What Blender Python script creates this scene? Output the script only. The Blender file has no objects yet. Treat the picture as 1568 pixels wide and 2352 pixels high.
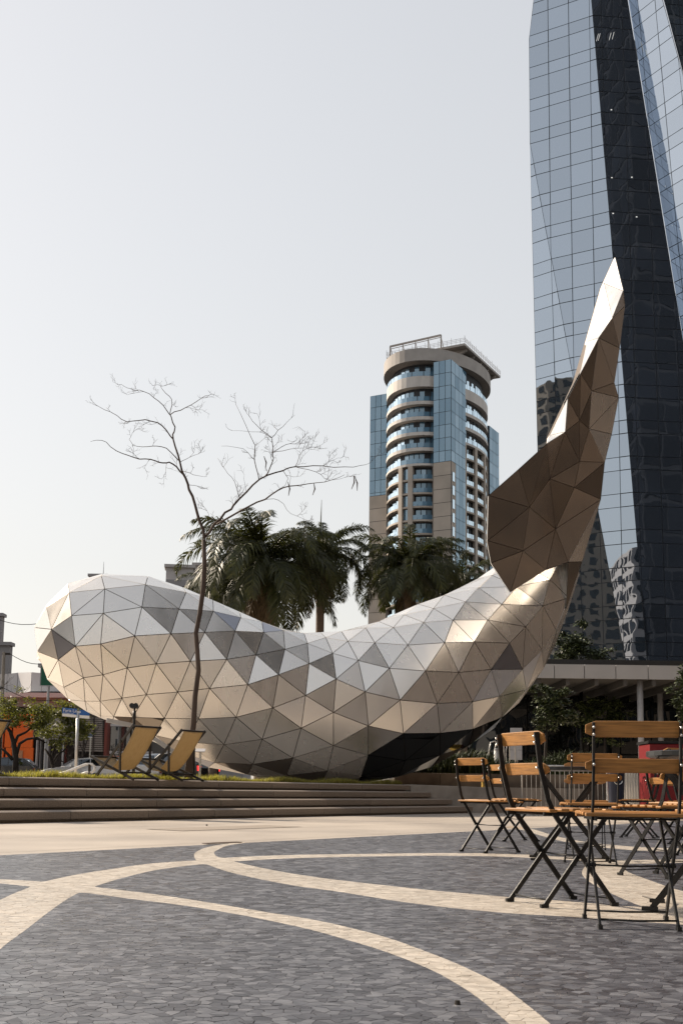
import bpy, bmesh, math, random
import numpy as np
from mathutils import Vector, Matrix, geometry
rad = math.radians
R0 = random.Random(7)
scn = bpy.context.scene
COL = scn.collection

# ------------------------------------------------------------------ camera
F_PX, W_PX, H_PX = 2600.0, 1568.0, 2352.0      # focal length measured on a 1568 x 2352 grid
TILT, ROLL, EYE = 7.5, 0.74, 0.52
HORIZON = 1812.0
PPY = HORIZON - F_PX * math.tan(rad(TILT))
CAMR = Matrix.Rotation(rad(90 + TILT), 3, 'X') @ Matrix.Rotation(rad(ROLL), 3, 'Z')
cam_d = bpy.data.cameras.new("camera")
cam = bpy.data.objects.new("camera", cam_d)
COL.objects.link(cam)
cam.location = (0, 0, EYE)
cam.rotation_euler = CAMR.to_euler()
cam_d.sensor_fit = 'VERTICAL'
cam_d.sensor_height = 36.0
cam_d.sensor_width = 24.0
cam_d.lens = 36.0 * F_PX / H_PX
cam_d.shift_y = (PPY - H_PX / 2) / H_PX
cam_d.clip_start = 0.05
cam_d.clip_end = 5000
scn.camera = cam

# ------------------------------------------------------------------ sky, sun, exposure
SUN_AZ = Vector((-0.84, 0.54, 0)).normalized()   # towards the sun, on the ground
SUN_EL = rad(34)
world = bpy.data.worlds.new("World")
scn.world = world
world.use_nodes = True
wn, wl = world.node_tree.nodes, world.node_tree.links
wn.clear()
w_out = wn.new('ShaderNodeOutputWorld')
w_bg = wn.new('ShaderNodeBackground')
w_sky = wn.new('ShaderNodeTexSky')
w_sky.sky_type = 'NISHITA'
w_sky.sun_disc = False
w_sky.sun_elevation = SUN_EL
w_sky.sun_rotation = math.atan2(SUN_AZ.x, SUN_AZ.y)
w_sky.altitude = 1000
w_sky.air_density = 2.0
w_sky.dust_density = 2.5
w_sky.ozone_density = 3.0
# the hazy air evens the sky out: softer contrast, paler blue
w_gm = wn.new('ShaderNodeGamma')
w_gm.inputs['Gamma'].default_value = 0.46
w_hs = wn.new('ShaderNodeHueSaturation')
w_hs.inputs['Saturation'].default_value = 0.46
w_hs.inputs['Value'].default_value = 2.50
w_bg.inputs['Strength'].default_value = 0.10
wl.new(w_sky.outputs[0], w_gm.inputs['Color'])
wl.new(w_gm.outputs[0], w_hs.inputs['Color'])
w_wm = wn.new('ShaderNodeVectorMath')      # warm afternoon haze
w_wm.operation = 'MULTIPLY'
w_wm.inputs[1].default_value = (1.04, 0.995, 0.972)
wl.new(w_hs.outputs[0], w_wm.inputs[0])
wl.new(w_wm.outputs[0], w_bg.inputs[0])
wl.new(w_bg.outputs[0], w_out.inputs[0])
sun_d = bpy.data.lights.new("sun", 'SUN')
sun_d.energy = 4.5
sun_d.angle = rad(2.5)
sun_d.color = (1.0, 0.85, 0.68)
sun = bpy.data.objects.new("sun", sun_d)
COL.objects.link(sun)
sdir = SUN_AZ * math.cos(SUN_EL) + Vector((0, 0, math.sin(SUN_EL)))
sun.rotation_euler = sdir.to_track_quat('Z', 'Y').to_euler()
sun.location = sdir * 60
vs = scn.view_settings
vs.view_transform = 'Standard'
vs.look = 'None'
vs.exposure = 0.6
vs.gamma = 1.0
vs.use_curve_mapping = False
scn.render.engine = 'CYCLES'
scn.cycles.use_denoising = True
scn.cycles.max_bounces = 6
scn.cycles.transparent_max_bounces = 12
scn.cycles.sample_clamp_indirect = 4.0
scn.cycles.caustics_reflective = False
scn.cycles.caustics_refractive = False

# ------------------------------------------------------------------ helpers
def ray(px, py):
    return CAMR @ Vector(((px - W_PX / 2) / F_PX, -(py - PPY) / F_PX, -1.0))
def at(px, py, Y):
    """world point seen at grid position (px, py), Y metres in front of the camera"""
    d = ray(px, py)
    return Vector((0, 0, EYE)) + d * (Y / d.y)
def ground(px, py, z=0.0):
    d = ray(px, py)
    k = (z - EYE) / d.z
    return Vector((d.x * k, d.y * k, z))
def on_plane(px, py, p0, n):
    d = ray(px, py); o = Vector((0, 0, EYE))
    return o + d * ((p0 - o).dot(n) / d.dot(n))

def wloc(o):
    v = Vector((0, 0, 0))
    while o:
        v = v + o.location; o = o.parent
    return v
def tag(o, label=None, cat=None, group=None, kind=None):
    if label: o["label"] = label
    if cat: o["category"] = cat
    if group: o["group"] = group
    if kind: o["kind"] = kind
    return o
def thing(name, label, cat, loc=(0, 0, 0), group=None, kind=None):
    o = bpy.data.objects.new(name, None)
    COL.objects.link(o); o.location = loc
    o.empty_display_size = 0.2
    return tag(o, label, cat, group, kind)
def copy_tree(o, parent=None):
    c = o.copy(); COL.objects.link(c); c.parent = parent
    for ch in list(o.children):
        copy_tree(ch, c)
    return c

class MB:
    """collects faces and links them as one mesh object"""
    def __init__(s): s.v = []; s.f = []
    def add(s, vs, fs):
        b = len(s.v); s.v += [tuple(x) for x in vs]; s.f += [tuple(i + b for i in f) for f in fs]; return s
    def box(s, c, size, ax=None):
        c = Vector(c); h = [x / 2 for x in size]
        X, Y, Z = ax if ax else (Vector((1, 0, 0)), Vector((0, 1, 0)), Vector((0, 0, 1)))
        vs = [c + X * (sx * h[0]) + Y * (sy * h[1]) + Z * (sz * h[2]) for sz in (-1, 1) for sy in (-1, 1) for sx in (-1, 1)]
        return s.add(vs, [(0, 2, 3, 1), (4, 5, 7, 6), (0, 1, 5, 4), (2, 6, 7, 3), (0, 4, 6, 2), (1, 3, 7, 5)])
    def bb(s, lo, hi):
        lo = Vector(lo); hi = Vector(hi)
        return s.box((lo + hi) / 2, hi - lo)
    def bar(s, a, b, w, d, side=None):
        """flat bar from a to b: w across 'side', d across the third direction"""
        a = Vector(a); b = Vector(b); t = (b - a)
        L = t.length; t = t / L
        sd = Vector(side) if side else Vector((0, 0, 1))
        if abs(sd.normalized().dot(t)) > .98: sd = Vector((1, 0, 0))
        sd = (sd - t * sd.dot(t)).normalized(); n = t.cross(sd)
        return s.box((a + b) / 2, (w, d, L), (sd, n, t))
    def tube(s, pts, rs, n=6, cap=True):
        pts = [Vector(p) for p in pts]
        if not hasattr(rs, '__len__'): rs = [rs] * len(pts)
        rings = []; up = None
        for i, p in enumerate(pts):
            t = (pts[min(i + 1, len(pts) - 1)] - pts[max(i - 1, 0)])
            t = t.normalized() if t.length > 1e-9 else Vector((0, 0, 1))
            if up is None:
                up = Vector((0, 0, 1)) if abs(t.z) < .9 else Vector((1, 0, 0))
            u = t.cross(up)
            if u.length < 1e-6: u = t.cross(Vector((.3, 1, .2)))
            u.normalize(); w = u.cross(t); up = w
            rings.append([p + (u * math.cos(2 * math.pi * k / n) + w * math.sin(2 * math.pi * k / n)) * rs[i] for k in range(n)])
        vs = [v for r in rings for v in r]; fs = []
        for i in range(len(rings) - 1):
            for k in range(n):
                k2 = (k + 1) % n
                fs.append((i * n + k, i * n + k2, (i + 1) * n + k2, (i + 1) * n + k))
        if cap:
            fs.append(tuple(reversed(range(n)))); fs.append(tuple((len(rings) - 1) * n + k for k in range(n)))
        return s.add(vs, fs)
    def cyl(s, c, r, h, n=16, r2=None):
        c = Vector(c)
        return s.tube([c, c + Vector((0, 0, h))], [r, r if r2 is None else r2], n)
    def prism(s, poly, off):
        """polygon (3D points) pushed along vector off"""
        n = len(poly); a = [Vector(p) for p in poly]; b = [p + Vector(off) for p in a]
        fs = [tuple(range(n)), tuple(reversed(range(n, 2 * n)))]
        fs += [((i + 1) % n, i, n + i, n + (i + 1) % n) for i in range(n)]
        return s.add(a + b, fs)
    def sphere(s, c, r, n=8, m=5, sz=1):
        c = Vector(c); vs = [c + Vector((0, 0, r * sz))]
        for j in range(1, m):
            th = math.pi * j / m
            vs += [c + Vector((r * math.sin(th) * math.cos(2 * math.pi * k / n), r * math.sin(th) * math.sin(2 * math.pi * k / n), r * sz * math.cos(th))) for k in range(n)]
        vs.append(c - Vector((0, 0, r * sz)))
        fs = [(0, 1 + k, 1 + (k + 1) % n) for k in range(n)]
        for j in range(m - 2):
            for k in range(n):
                a = 1 + j * n + k; b = 1 + j * n + (k + 1) % n
                fs.append((a, a + n, b + n, b))
        e = len(vs) - 1; q = 1 + (m - 2) * n
        fs += [(e, q + (k + 1) % n, q + k) for k in range(n)]
        return s.add(vs, fs)
    def build(s, name, mat, parent=None, smooth=False, local=False, kind=None, bevel=0):
        off = Vector((0, 0, 0)) if (local or parent is None) else wloc(parent)
        me = bpy.data.meshes.new(name)
        me.from_pydata([(x[0] - off.x, x[1] - off.y, x[2] - off.z) for x in s.v], [], s.f)
        me.update()
        if smooth:
            me.polygons.foreach_set('use_smooth', [True] * len(me.polygons))
        if mat: me.materials.append(mat)
        o = bpy.data.objects.new(name, me); COL.objects.link(o)
        if parent: o.parent = parent
        if kind: o["kind"] = kind
        if bevel:
            m = o.modifiers.new('b', 'BEVEL'); m.width = bevel; m.segments = 2; m.limit_method = 'ANGLE'; m.angle_limit = rad(40)
        return o

def fix_normals(o):
    bm = bmesh.new(); bm.from_mesh(o.data); bmesh.ops.recalc_face_normals(bm, faces=bm.faces); bm.to_mesh(o.data); bm.free()
    return o

# ------------------------------------------------------------------ materials
def nmat(name):
    m = bpy.data.materials.new(name); m.use_nodes = True
    nt = m.node_tree
    return m, nt.nodes, nt.links, nt.nodes['Principled BSDF']
def mat(name, col, rough=.6, metal=0.0, var=.12, scale=6.0, bump=0.0, bscale=40.0, coords='Object', spec=.5, per=0.0, tint=None, stretch=None, coat=0):
    """base colour with a soft noise in value; bump; per = random value change per piece"""
    m, N, L, P = nmat(name)
    P.inputs['Roughness'].default_value = rough
    P.inputs['Metallic'].default_value = metal
    P.inputs['Specular IOR Level'].default_value = spec
    if coat: P.inputs['Coat Weight'].default_value = coat
    tc = N.new('ShaderNodeTexCoord'); src = tc.outputs[coords]
    if coords == 'World':
        pass
    if stretch:
        mp = N.new('ShaderNodeMapping'); mp.inputs['Scale'].default_value = stretch
        L.new(src, mp.inputs[0]); src = mp.outputs[0]
    nz = N.new('ShaderNodeTexNoise'); nz.inputs['Scale'].default_value = scale; nz.inputs['Detail'].default_value = 5
    L.new(src, nz.inputs['Vector'])
    mr = N.new('ShaderNodeMapRange'); mr.inputs['From Min'].default_value = .3; mr.inputs['From Max'].default_value = .7
    mr.inputs['To Min'].default_value = 1 - var; mr.inputs['To Max'].default_value = 1 + var
    L.new(nz.outputs['Fac'], mr.inputs['Value'])
    val = mr.outputs[0]
    if per:
        ge = N.new('ShaderNodeNewGeometry'); oi = N.new('ShaderNodeObjectInfo')
        ad = N.new('ShaderNodeMath'); ad.operation = 'ADD'
        L.new(ge.outputs['Random Per Island'], ad.inputs[0]); L.new(oi.outputs['Random'], ad.inputs[1])
        fr = N.new('ShaderNodeMath'); fr.operation = 'FRACT'; L.new(ad.outputs[0], fr.inputs[0])
        m2 = N.new('ShaderNodeMapRange'); m2.inputs['To Min'].default_value = 1 - per; m2.inputs['To Max'].default_value = 1 + per
        L.new(fr.outputs[0], m2.inputs['Value'])
        mu = N.new('ShaderNodeMath'); mu.operation = 'MULTIPLY'; L.new(val, mu.inputs[0]); L.new(m2.outputs[0], mu.inputs[1]); val = mu.outputs[0]
    vm = N.new('ShaderNodeVectorMath'); vm.operation = 'SCALE'
    if tint:
        mx = N.new('ShaderNodeMix'); mx.data_type = 'RGBA'
        mx.inputs['A'].default_value = (*col, 1); mx.inputs['B'].default_value = (*tint, 1)
        if per: L.new(fr.outputs[0], mx.inputs['Factor'])
        else:
            n2 = N.new('ShaderNodeTexNoise'); n2.inputs['Scale'].default_value = scale * .37; L.new(src, n2.inputs['Vector'])
            r2 = N.new('ShaderNodeMapRange'); r2.inputs['From Min'].default_value = .4; r2.inputs['From Max'].default_value = .6
            L.new(n2.outputs['Fac'], r2.inputs['Value']); L.new(r2.outputs[0], mx.inputs['Factor'])
        L.new(mx.outputs['Result'], vm.inputs[0])
    else:
        vm.inputs[0].default_value = col
    L.new(val, vm.inputs['Scale'])
    L.new(vm.outputs[0], P.inputs['Base Color'])
    if bump:
        b = N.new('ShaderNodeBump'); b.inputs['Strength'].default_value = bump; b.inputs['Distance'].default_value = .01
        n3 = N.new('ShaderNodeTexNoise'); n3.inputs['Scale'].default_value = bscale; n3.inputs['Detail'].default_value = 4
        L.new(src, n3.inputs['Vector']); L.new(n3.outputs['Fac'], b.inputs['Height']); L.new(b.outputs[0], P.inputs['Normal'])
    return m
def glass_mat(name, refl, body, gl_col=(.85, .92, 1.0), rough=.01, wav=0.0, wscale=.5, per=0.0, fres=True):
    """coated window glass: a dark body and a mirror coat that strengthens at grazing angles"""
    m, N, L, P = nmat(name)
    P.inputs['Base Color'].default_value = (*body, 1); P.inputs['Roughness'].default_value = .5; P.inputs['Specular IOR Level'].default_value = 0
    g = N.new('ShaderNodeBsdfGlossy'); g.inputs['Color'].default_value = (*gl_col, 1); g.inputs['Roughness'].default_value = rough
    mx = N.new('ShaderNodeMixShader')
    lw = N.new('ShaderNodeFresnel'); lw.inputs['IOR'].default_value = 1.5
    mr = N.new('ShaderNodeMapRange'); mr.inputs['From Min'].default_value = .04; mr.inputs['To Min'].default_value = refl; mr.inputs['To Max'].default_value = 1.0
    L.new(lw.outputs[0], mr.inputs['Value'])
    fac = mr.outputs[0]
    if per:
        oi = N.new('ShaderNodeObjectInfo'); ge = N.new('ShaderNodeNewGeometry')
        ad = N.new('ShaderNodeMath'); ad.operation = 'ADD'; L.new(oi.outputs['Random'], ad.inputs[0]); L.new(ge.outputs['Random Per Island'], ad.inputs[1])
        fr = N.new('ShaderNodeMath'); fr.operation = 'FRACT'; L.new(ad.outputs[0], fr.inputs[0])
        m2 = N.new('ShaderNodeMapRange'); m2.inputs['To Min'].default_value = 1 - per; m2.inputs['To Max'].default_value = 1 + per; L.new(fr.outputs[0], m2.inputs['Value'])
        mu = N.new('ShaderNodeMath'); mu.operation = 'MULTIPLY'; L.new(fac, mu.inputs[0]); L.new(m2.outputs[0], mu.inputs[1]); fac = mu.outputs[0]
    L.new(fac, mx.inputs[0]); L.new(P.outputs[0], mx.inputs[1]); L.new(g.outputs[0], mx.inputs[2])
    if wav:
        tc = N.new('ShaderNodeTexCoord')
        nz = N.new('ShaderNodeTexNoise'); nz.inputs['Scale'].default_value = wscale; nz.inputs['Detail'].default_value = 1
        b = N.new('ShaderNodeBump'); b.inputs['Strength'].default_value = 1.0; b.inputs['Distance'].default_value = wav
        L.new(tc.outputs['Object'], nz.inputs['Vector']); L.new(nz.outputs['Fac'], b.inputs['Height'])
        L.new(b.outputs[0], g.inputs['Normal'])
    L.new(mx.outputs[0], N['Material Output'].inputs['Surface'])
    return m
def text_mesh(s, size, fwd_x, up, origin, name, m, parent, align='LEFT'):
    cu = bpy.data.curves.new(name, 'FONT'); cu.body = s; cu.size = size; cu.align_x = align; cu.extrude = .002
    t = bpy.data.objects.new(name, cu); COL.objects.link(t)
    dg = bpy.context.evaluated_depsgraph_get(); dg.update()
    me = bpy.data.meshes.new_from_object(t.evaluated_get(dg))
    COL.objects.unlink(t); bpy.data.objects.remove(t)
    X = Vector(fwd_x).normalized(); U = Vector(up).normalized(); Nn = X.cross(U); o0 = Vector(origin) - wloc(parent)
    for v in me.vertices:
        c = v.co; v.co = o0 + X * c.x + U * c.y + Nn * c.z
    me.materials.clear(); me.materials.append(m)
    o = bpy.data.objects.new(name, me); COL.objects.link(o); o.parent = parent
    return o

def thin_leaf(m, col, fac=.35):
    """let some of the sun through a thin leaf"""
    N, L = m.node_tree.nodes, m.node_tree.links; P = N['Principled BSDF']
    t = N.new('ShaderNodeBsdfTranslucent'); t.inputs[0].default_value = (*col, 1)
    x = N.new('ShaderNodeMixShader'); x.inputs[0].default_value = fac
    L.new(P.outputs[0], x.inputs[1]); L.new(t.outputs[0], x.inputs[2]); L.new(x.outputs[0], N['Material Output'].inputs['Surface'])
    return m
M = {}
M['asphalt'] = mat('asphalt', (.06, .058, .056), .85, var=.2, scale=2, bump=.3, bscale=80)
M['granite'] = mat('granite', (.28, .232, .19), .6, var=.22, scale=60, bump=.12, bscale=160, per=.10, coords='Object')
M['granite_floor'] = mat('granite_floor', (.47, .415, .355), .55, var=.12, scale=.9, bump=.15, bscale=120, tint=(.38, .335, .29), stretch=(1, 1, 1))
M['granite_patch'] = mat('granite_patch', (.33, .28, .23), .6, var=.12, scale=30, bump=.15, bscale=120)
M['black_metal'] = mat('black_metal', (.012, .0115, .011), .42, .0, var=.5, scale=30, bump=.15, bscale=90, spec=.4)
M['bolt'] = mat('bolt_steel', (.75, .73, .70), .25, 1.0, var=.05)
M['beech'] = mat('beech', (.40, .185, .048), .5, var=.32, scale=9, bump=.05, bscale=60, stretch=(1, 14, 14), per=.12)
M['canvas'] = mat('canvas', (.62, .47, .25), .85, var=.10, scale=25, bump=.3, bscale=300)
M['dark_wood'] = mat('dark_wood', (.020, .014, .011), .5, var=.3, scale=12, stretch=(1, 1, .2))
M['concrete'] = mat('concrete', (.33, .30, .265), .8, var=.18, scale=3, bump=.3, bscale=30)
M['stained_concrete'] = mat('stained_concrete', (.23, .19, .15), .85, var=.2, scale=2.2, bump=.3, bscale=30, tint=(.10, .075, .06))
M['steel'] = mat('galvanised_steel', (.62, .61, .59), .35, .9, var=.1, scale=8)
M['grey_paint'] = mat('grey_paint', (.45, .45, .46), .5, var=.06)
M['white_paint'] = mat('white_paint', (.75, .75, .74), .4, var=.04)
# ------------------------------------------------------------------ ground
AX = Vector((.56, .83, 0)).normalized()          # along the steps
TX = Vector((-AX.y, AX.x, 0))                    # away from the plaza, up the steps
UP = Vector((0, 0, 1))
def pst(s, t, z=0.0):
    v = AX * s + TX * t
    return Vector((v.x, v.y, z))
T_MOS, T_STEP, TREAD, RISER = 6.85, 12.55, .36, .16
T_TOP = T_STEP + 3 * TREAD
LAWN_Z = 4 * RISER

g = MB(); g.add([(-3000, -1500, -.05), (3000, -1500, -.05), (3000, 4000, -.05), (-3000, 4000, -.05)], [(0, 1, 2, 3)])
tag(g.build('ground', M['asphalt']), kind='structure')

# pale granite paving between the mosaic and the steps, and on to the lobby
g = MB()
g.add([pst(-40, T_MOS, -.008), pst(75, T_MOS, -.008), pst(75, 60, -.008), pst(-40, 60, -.008)], [(0, 1, 2, 3)])
tag(g.build('granite_pavement', M['granite_floor']), kind='structure')
pv = bpy.data.objects['granite_pavement']
# the joints one can make out: long slabs laid parallel to the steps, a darker replaced slab
pm = MB()
c0 = ground(430, 1903)
pm.add([c0 + AX * -.55 - TX * .42 + UP * -.003, c0 + AX * 1.9 - TX * .42 + UP * -.003, c0 + AX * 2.0 + TX * .3 + UP * -.003, c0 + AX * -.45 + TX * .3 + UP * -.003], [(0, 1, 2, 3)])
pm.build('darker_slab', M['granite_patch'], pv)
for k, (s0, s1, t) in enumerate([(-2, 30, T_MOS + .35), (4, 19, T_MOS + 2.2), (6, 26, T_MOS + 3.9)]):
    j = MB(); j.add([pst(s0, t, -.0045), pst(s1, t, -.0045), pst(s1, t + .014, -.0045), pst(s0, t + .014, -.0045)], [(0, 1, 2, 3)])
    j.build('slab_joint', M['granite_patch'], pv)

# ---- stone mosaic: outlines of the cream bands, traced on the ground
def gs(pts, sub=4):
    """smooth outline through ground points"""
    p = [ground(*q).xy for q in pts]; out = []
    for i in range(len(p) - 1):
        p0 = p[max(i - 1, 0)]; p1 = p[i]; p2 = p[i + 1]; p3 = p[min(i + 2, len(p) - 1)]
        for k in range(sub):
            t = k / sub
            out.append(.5 * ((2 * p1) + (p2 - p0) * t + (2 * p0 - 5 * p1 + 4 * p2 - p3) * t * t + (3 * p1 - p0 - 3 * p2 + p3) * t ** 3))
    out.append(p[-1]); return out
def band(upper, lower):
    return gs(upper) + list(reversed(gs(lower)))
BANDS = [
    band([(-700, 2640), (-450, 2380), (-260, 2225), (-120, 2130), (0, 2067), (70, 2037), (107, 2024), (175, 2009), (250, 1997), (350, 1983), (470, 1975)],
         [(-560, 3200), (-420, 2760), (-260, 2480), (-110, 2290), (0, 2181), (65, 2132), (120, 2089), (160, 2062), (190, 2047), (215, 2037), (280, 2017), (350, 2000), (425, 1989), (485, 1983)]),
    band([(585, 1933), (545, 1938.5), (520, 1943), (500, 1952), (492, 1959), (502, 1969), (535, 1978), (590, 1991), (675, 2007), (784, 2022), (984, 2044), (1164, 2060), (1264, 2067), (1384, 2077), (1568, 2092), (1760, 2106)],
         [(530, 1936), (505, 1940.5), (475, 1946), (450, 1957), (446, 1966), (452, 1976), (480, 1987), (520, 2001), (575, 2014.5), (675, 2034), (784, 2049), (934, 2073), (1134, 2095), (1284, 2104), (1384, 2111), (1568, 2124), (1760, 2140)]),
    band([(495, 1971.5), (600, 1966), (700, 1963), (784, 1962), (984, 1959.5), (1134, 1960.5), (1284, 1966), (1400, 1972)],
         [(530, 1979), (650, 1972), (784, 1968.5), (900, 1966.5), (984, 1965.5), (1134, 1967), (1284, 1974), (1400, 1981)]),
    band([(-900, 1986), (-600, 1997), (-260, 2009), (-100, 2014), (0, 2019.5), (70, 2023), (180, 2033), (215, 2037), (350, 2053), (475, 2072), (600, 2093), (700, 2109), (784, 2126), (884, 2152), (959, 2178), (1034, 2207), (1104, 2239), (1159, 2269), (1209, 2307), (1264, 2352), (1340, 2430), (1450, 2580)],
         [(-900, 1993), (-600, 2004), (-260, 2017), (-100, 2023), (0, 2029), (65, 2036), (190, 2049.5), (300, 2064.5), (425, 2080), (550, 2101), (650, 2121), (720, 2137), (784, 2155), (859, 2177), (934, 2204), (1009, 2237), (1084, 2282), (1134, 2322), (1169, 2352), (1230, 2430), (1310, 2580)]),
    gs([(1568, 1974), (1480, 1975), (1426, 1976), (1375, 1979), (1348, 1987), (1336, 2000), (1339.5, 2014), (1362, 2031.5), (1397, 2049), (1431, 2065), (1490, 2088), (1568, 2112), (1760, 2150)]) +
    list(reversed(gs([(1568, 1981), (1464, 1984), (1430.6, 1986), (1425, 1989), (1442, 2003), (1486, 2020), (1530.6, 2036), (1568, 2047), (1760, 2095)]))),
    band([(1175, 1896), (1225, 1905), (1260, 1916), (1300, 1926), (1360, 1936), (1420, 1942), (1500, 1947), (1700, 1951)],
         [(1160, 1899), (1205, 1908), (1240, 1919), (1285, 1931), (1350, 1943), (1420, 1950), (1500, 1956), (1700, 1961)]),
]
def sdf(P):
    """>0 inside a cream band (numpy N x 2)"""
    best = np.full(len(P), -1e9)
    for poly in BANDS:
        A = np.array([(q.x, q.y) for q in poly]); B = np.roll(A, -1, 0)
        lo = A.min(0) - .5; hi = A.max(0) + .5
        idx = np.where((P[:, 0] > lo[0]) & (P[:, 0] < hi[0]) & (P[:, 1] > lo[1]) & (P[:, 1] < hi[1]))[0]
        for c in range(0, len(idx), 4000):
            q = idx[c:c + 4000]; p = P[q]
            ab = B - A; ap = p[:, None, :] - A[None]
            tt = np.clip((ap * ab).sum(2) / np.maximum((ab * ab).sum(1), 1e-12), 0, 1)
            d = np.sqrt(((ap - tt[..., None] * ab) ** 2).sum(2)).min(1)
            x, y = p[:, :1], p[:, 1:]
            cond = ((A[:, 1] > y) != (B[:, 1] > y))
            den = np.where(B[:, 1] == A[:, 1], 1e-12, B[:, 1] - A[:, 1])
            cr = cond & (x < (B[:, 0] - A[:, 0]) * (y - A[:, 1]) / den + A[:, 0])
            ins = cr.sum(1) % 2 == 1
            best[q] = np.maximum(best[q], np.where(ins, d, -d))
    return best
# scattered seeds, one per broken stone
rg = np.random.default_rng(11)
seeds = []
y = 1.55
row = 0
while y < 18.5:
    s = min(.031 + max(0, y - 2.6) * .0046, .095)
    x0 = -.315 * y - 2.1; x1 = .315 * y + 1.6
    n = int((x1 - x0) / s)
    xs = x0 + (np.arange(n) + rg.uniform(0, 1, n) * .95 + (row % 2) * .5) * s
    ys = y + rg.uniform(-.8, .8, n) * s
    keep = (xs * TX.x + ys * TX.y) < T_MOS + .25
    seeds += list(zip(xs[keep], ys[keep])); y += s; row += 1
SP = [Vector(q) for q in seeds]
dv, de, df, ov, oe, of_ = geometry.delaunay_2d_cdt(SP, [], [], 0, 1e-6)
V = np.array([(q.x, q.y) for q in dv]); T = np.array(df)
a_, b_, c_ = V[T[:, 0]], V[T[:, 1]], V[T[:, 2]]
dd = 2 * (a_[:, 0] * (b_[:, 1] - c_[:, 1]) + b_[:, 0] * (c_[:, 1] - a_[:, 1]) + c_[:, 0] * (a_[:, 1] - b_[:, 1]))
a2, b2, c2 = (a_ ** 2).sum(1), (b_ ** 2).sum(1), (c_ ** 2).sum(1)
CC = np.stack([(a2 * (b_[:, 1] - c_[:, 1]) + b2 * (c_[:, 1] - a_[:, 1]) + c2 * (a_[:, 1] - b_[:, 1])) / dd,
               (a2 * (c_[:, 0] - b_[:, 0]) + b2 * (a_[:, 0] - c_[:, 0]) + c2 * (b_[:, 0] - a_[:, 0])) / dd], 1)
inc = [[] for _ in range(len(V))]
for ti, tr in enumerate(T):
    for q in tr: inc[q].append(ti)
SD = sdf(CC); TD = T_MOS - (CC[:, 0] * TX.x + CC[:, 1] * TX.y)
def clip(poly, side):
    """split a polygon with per-vertex signed values; poly: list of (x, y, values...)"""
    k, sg = side; out = []
    for i in range(len(poly)):
        p = poly[i]; q = poly[(i + 1) % len(poly)]
        a = p[k] * sg; b = q[k] * sg
        if a >= 0: out.append(p)
        if (a >= 0) != (b >= 0):
            t = a / (a - b); out.append(tuple(p[m] + (q[m] - p[m]) * t for m in range(4)))
    return out
pieces = []
for i in range(len(V)):
    ts = inc[i]
    if len(ts) < 3: continue
    ang = sorted(ts, key=lambda t: math.atan2(CC[t, 1] - V[i, 1], CC[t, 0] - V[i, 0]))
    poly = [(CC[t, 0], CC[t, 1], SD[t], TD[t]) for t in ang]
    if max(abs(p[0] - V[i, 0]) + abs(p[1] - V[i, 1]) for p in poly) > .3: continue
    if all(p[3] < 0 for p in poly): continue
    if any(p[3] < 0 for p in poly): poly = clip(poly, (3, 1))
    sdv = [p[2] for p in poly]
    if min(sdv) < 0 < max(sdv) and max(sdv) > -1e8:
        for sg in (1, -1):
            q = clip(poly, (2, sg))
            if len(q) >= 3: pieces.append((q, sg > 0))
    elif len(poly) >= 3:
        pieces.append((poly, sdv[0] > 0 and max(sdv) > 0))
def inset(poly, gap):
    """shrink a convex polygon by gap; None when nothing is left"""
    n = len(poly); cx = sum(p[0] for p in poly) / n; cy = sum(p[1] for p in poly) / n
    rr = sorted(math.hypot(p[0] - cx, p[1] - cy) for p in poly)
    r = sum(rr) / n
    if r < gap * 2.2: return None
    k = 1 - gap / (r * .82)
    return [((p[0] - cx) * k + cx, (p[1] - cy) * k + cy) for p in poly]
def px_size(poly):
    cy = sum(p[1] for p in poly) / len(poly); cx = sum(p[0] for p in poly) / len(poly)
    ar = 0
    for i in range(len(poly)):
        x1, y1 = poly[i][:2]; x2, y2 = poly[(i + 1) % len(poly)][:2]; ar += x1 * y2 - x2 * y1
    vis = abs(cx) < .30 * cy - .02 and cy > 2.47
    return abs(ar) / cy ** 3 * (1 if vis else 0)

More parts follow.
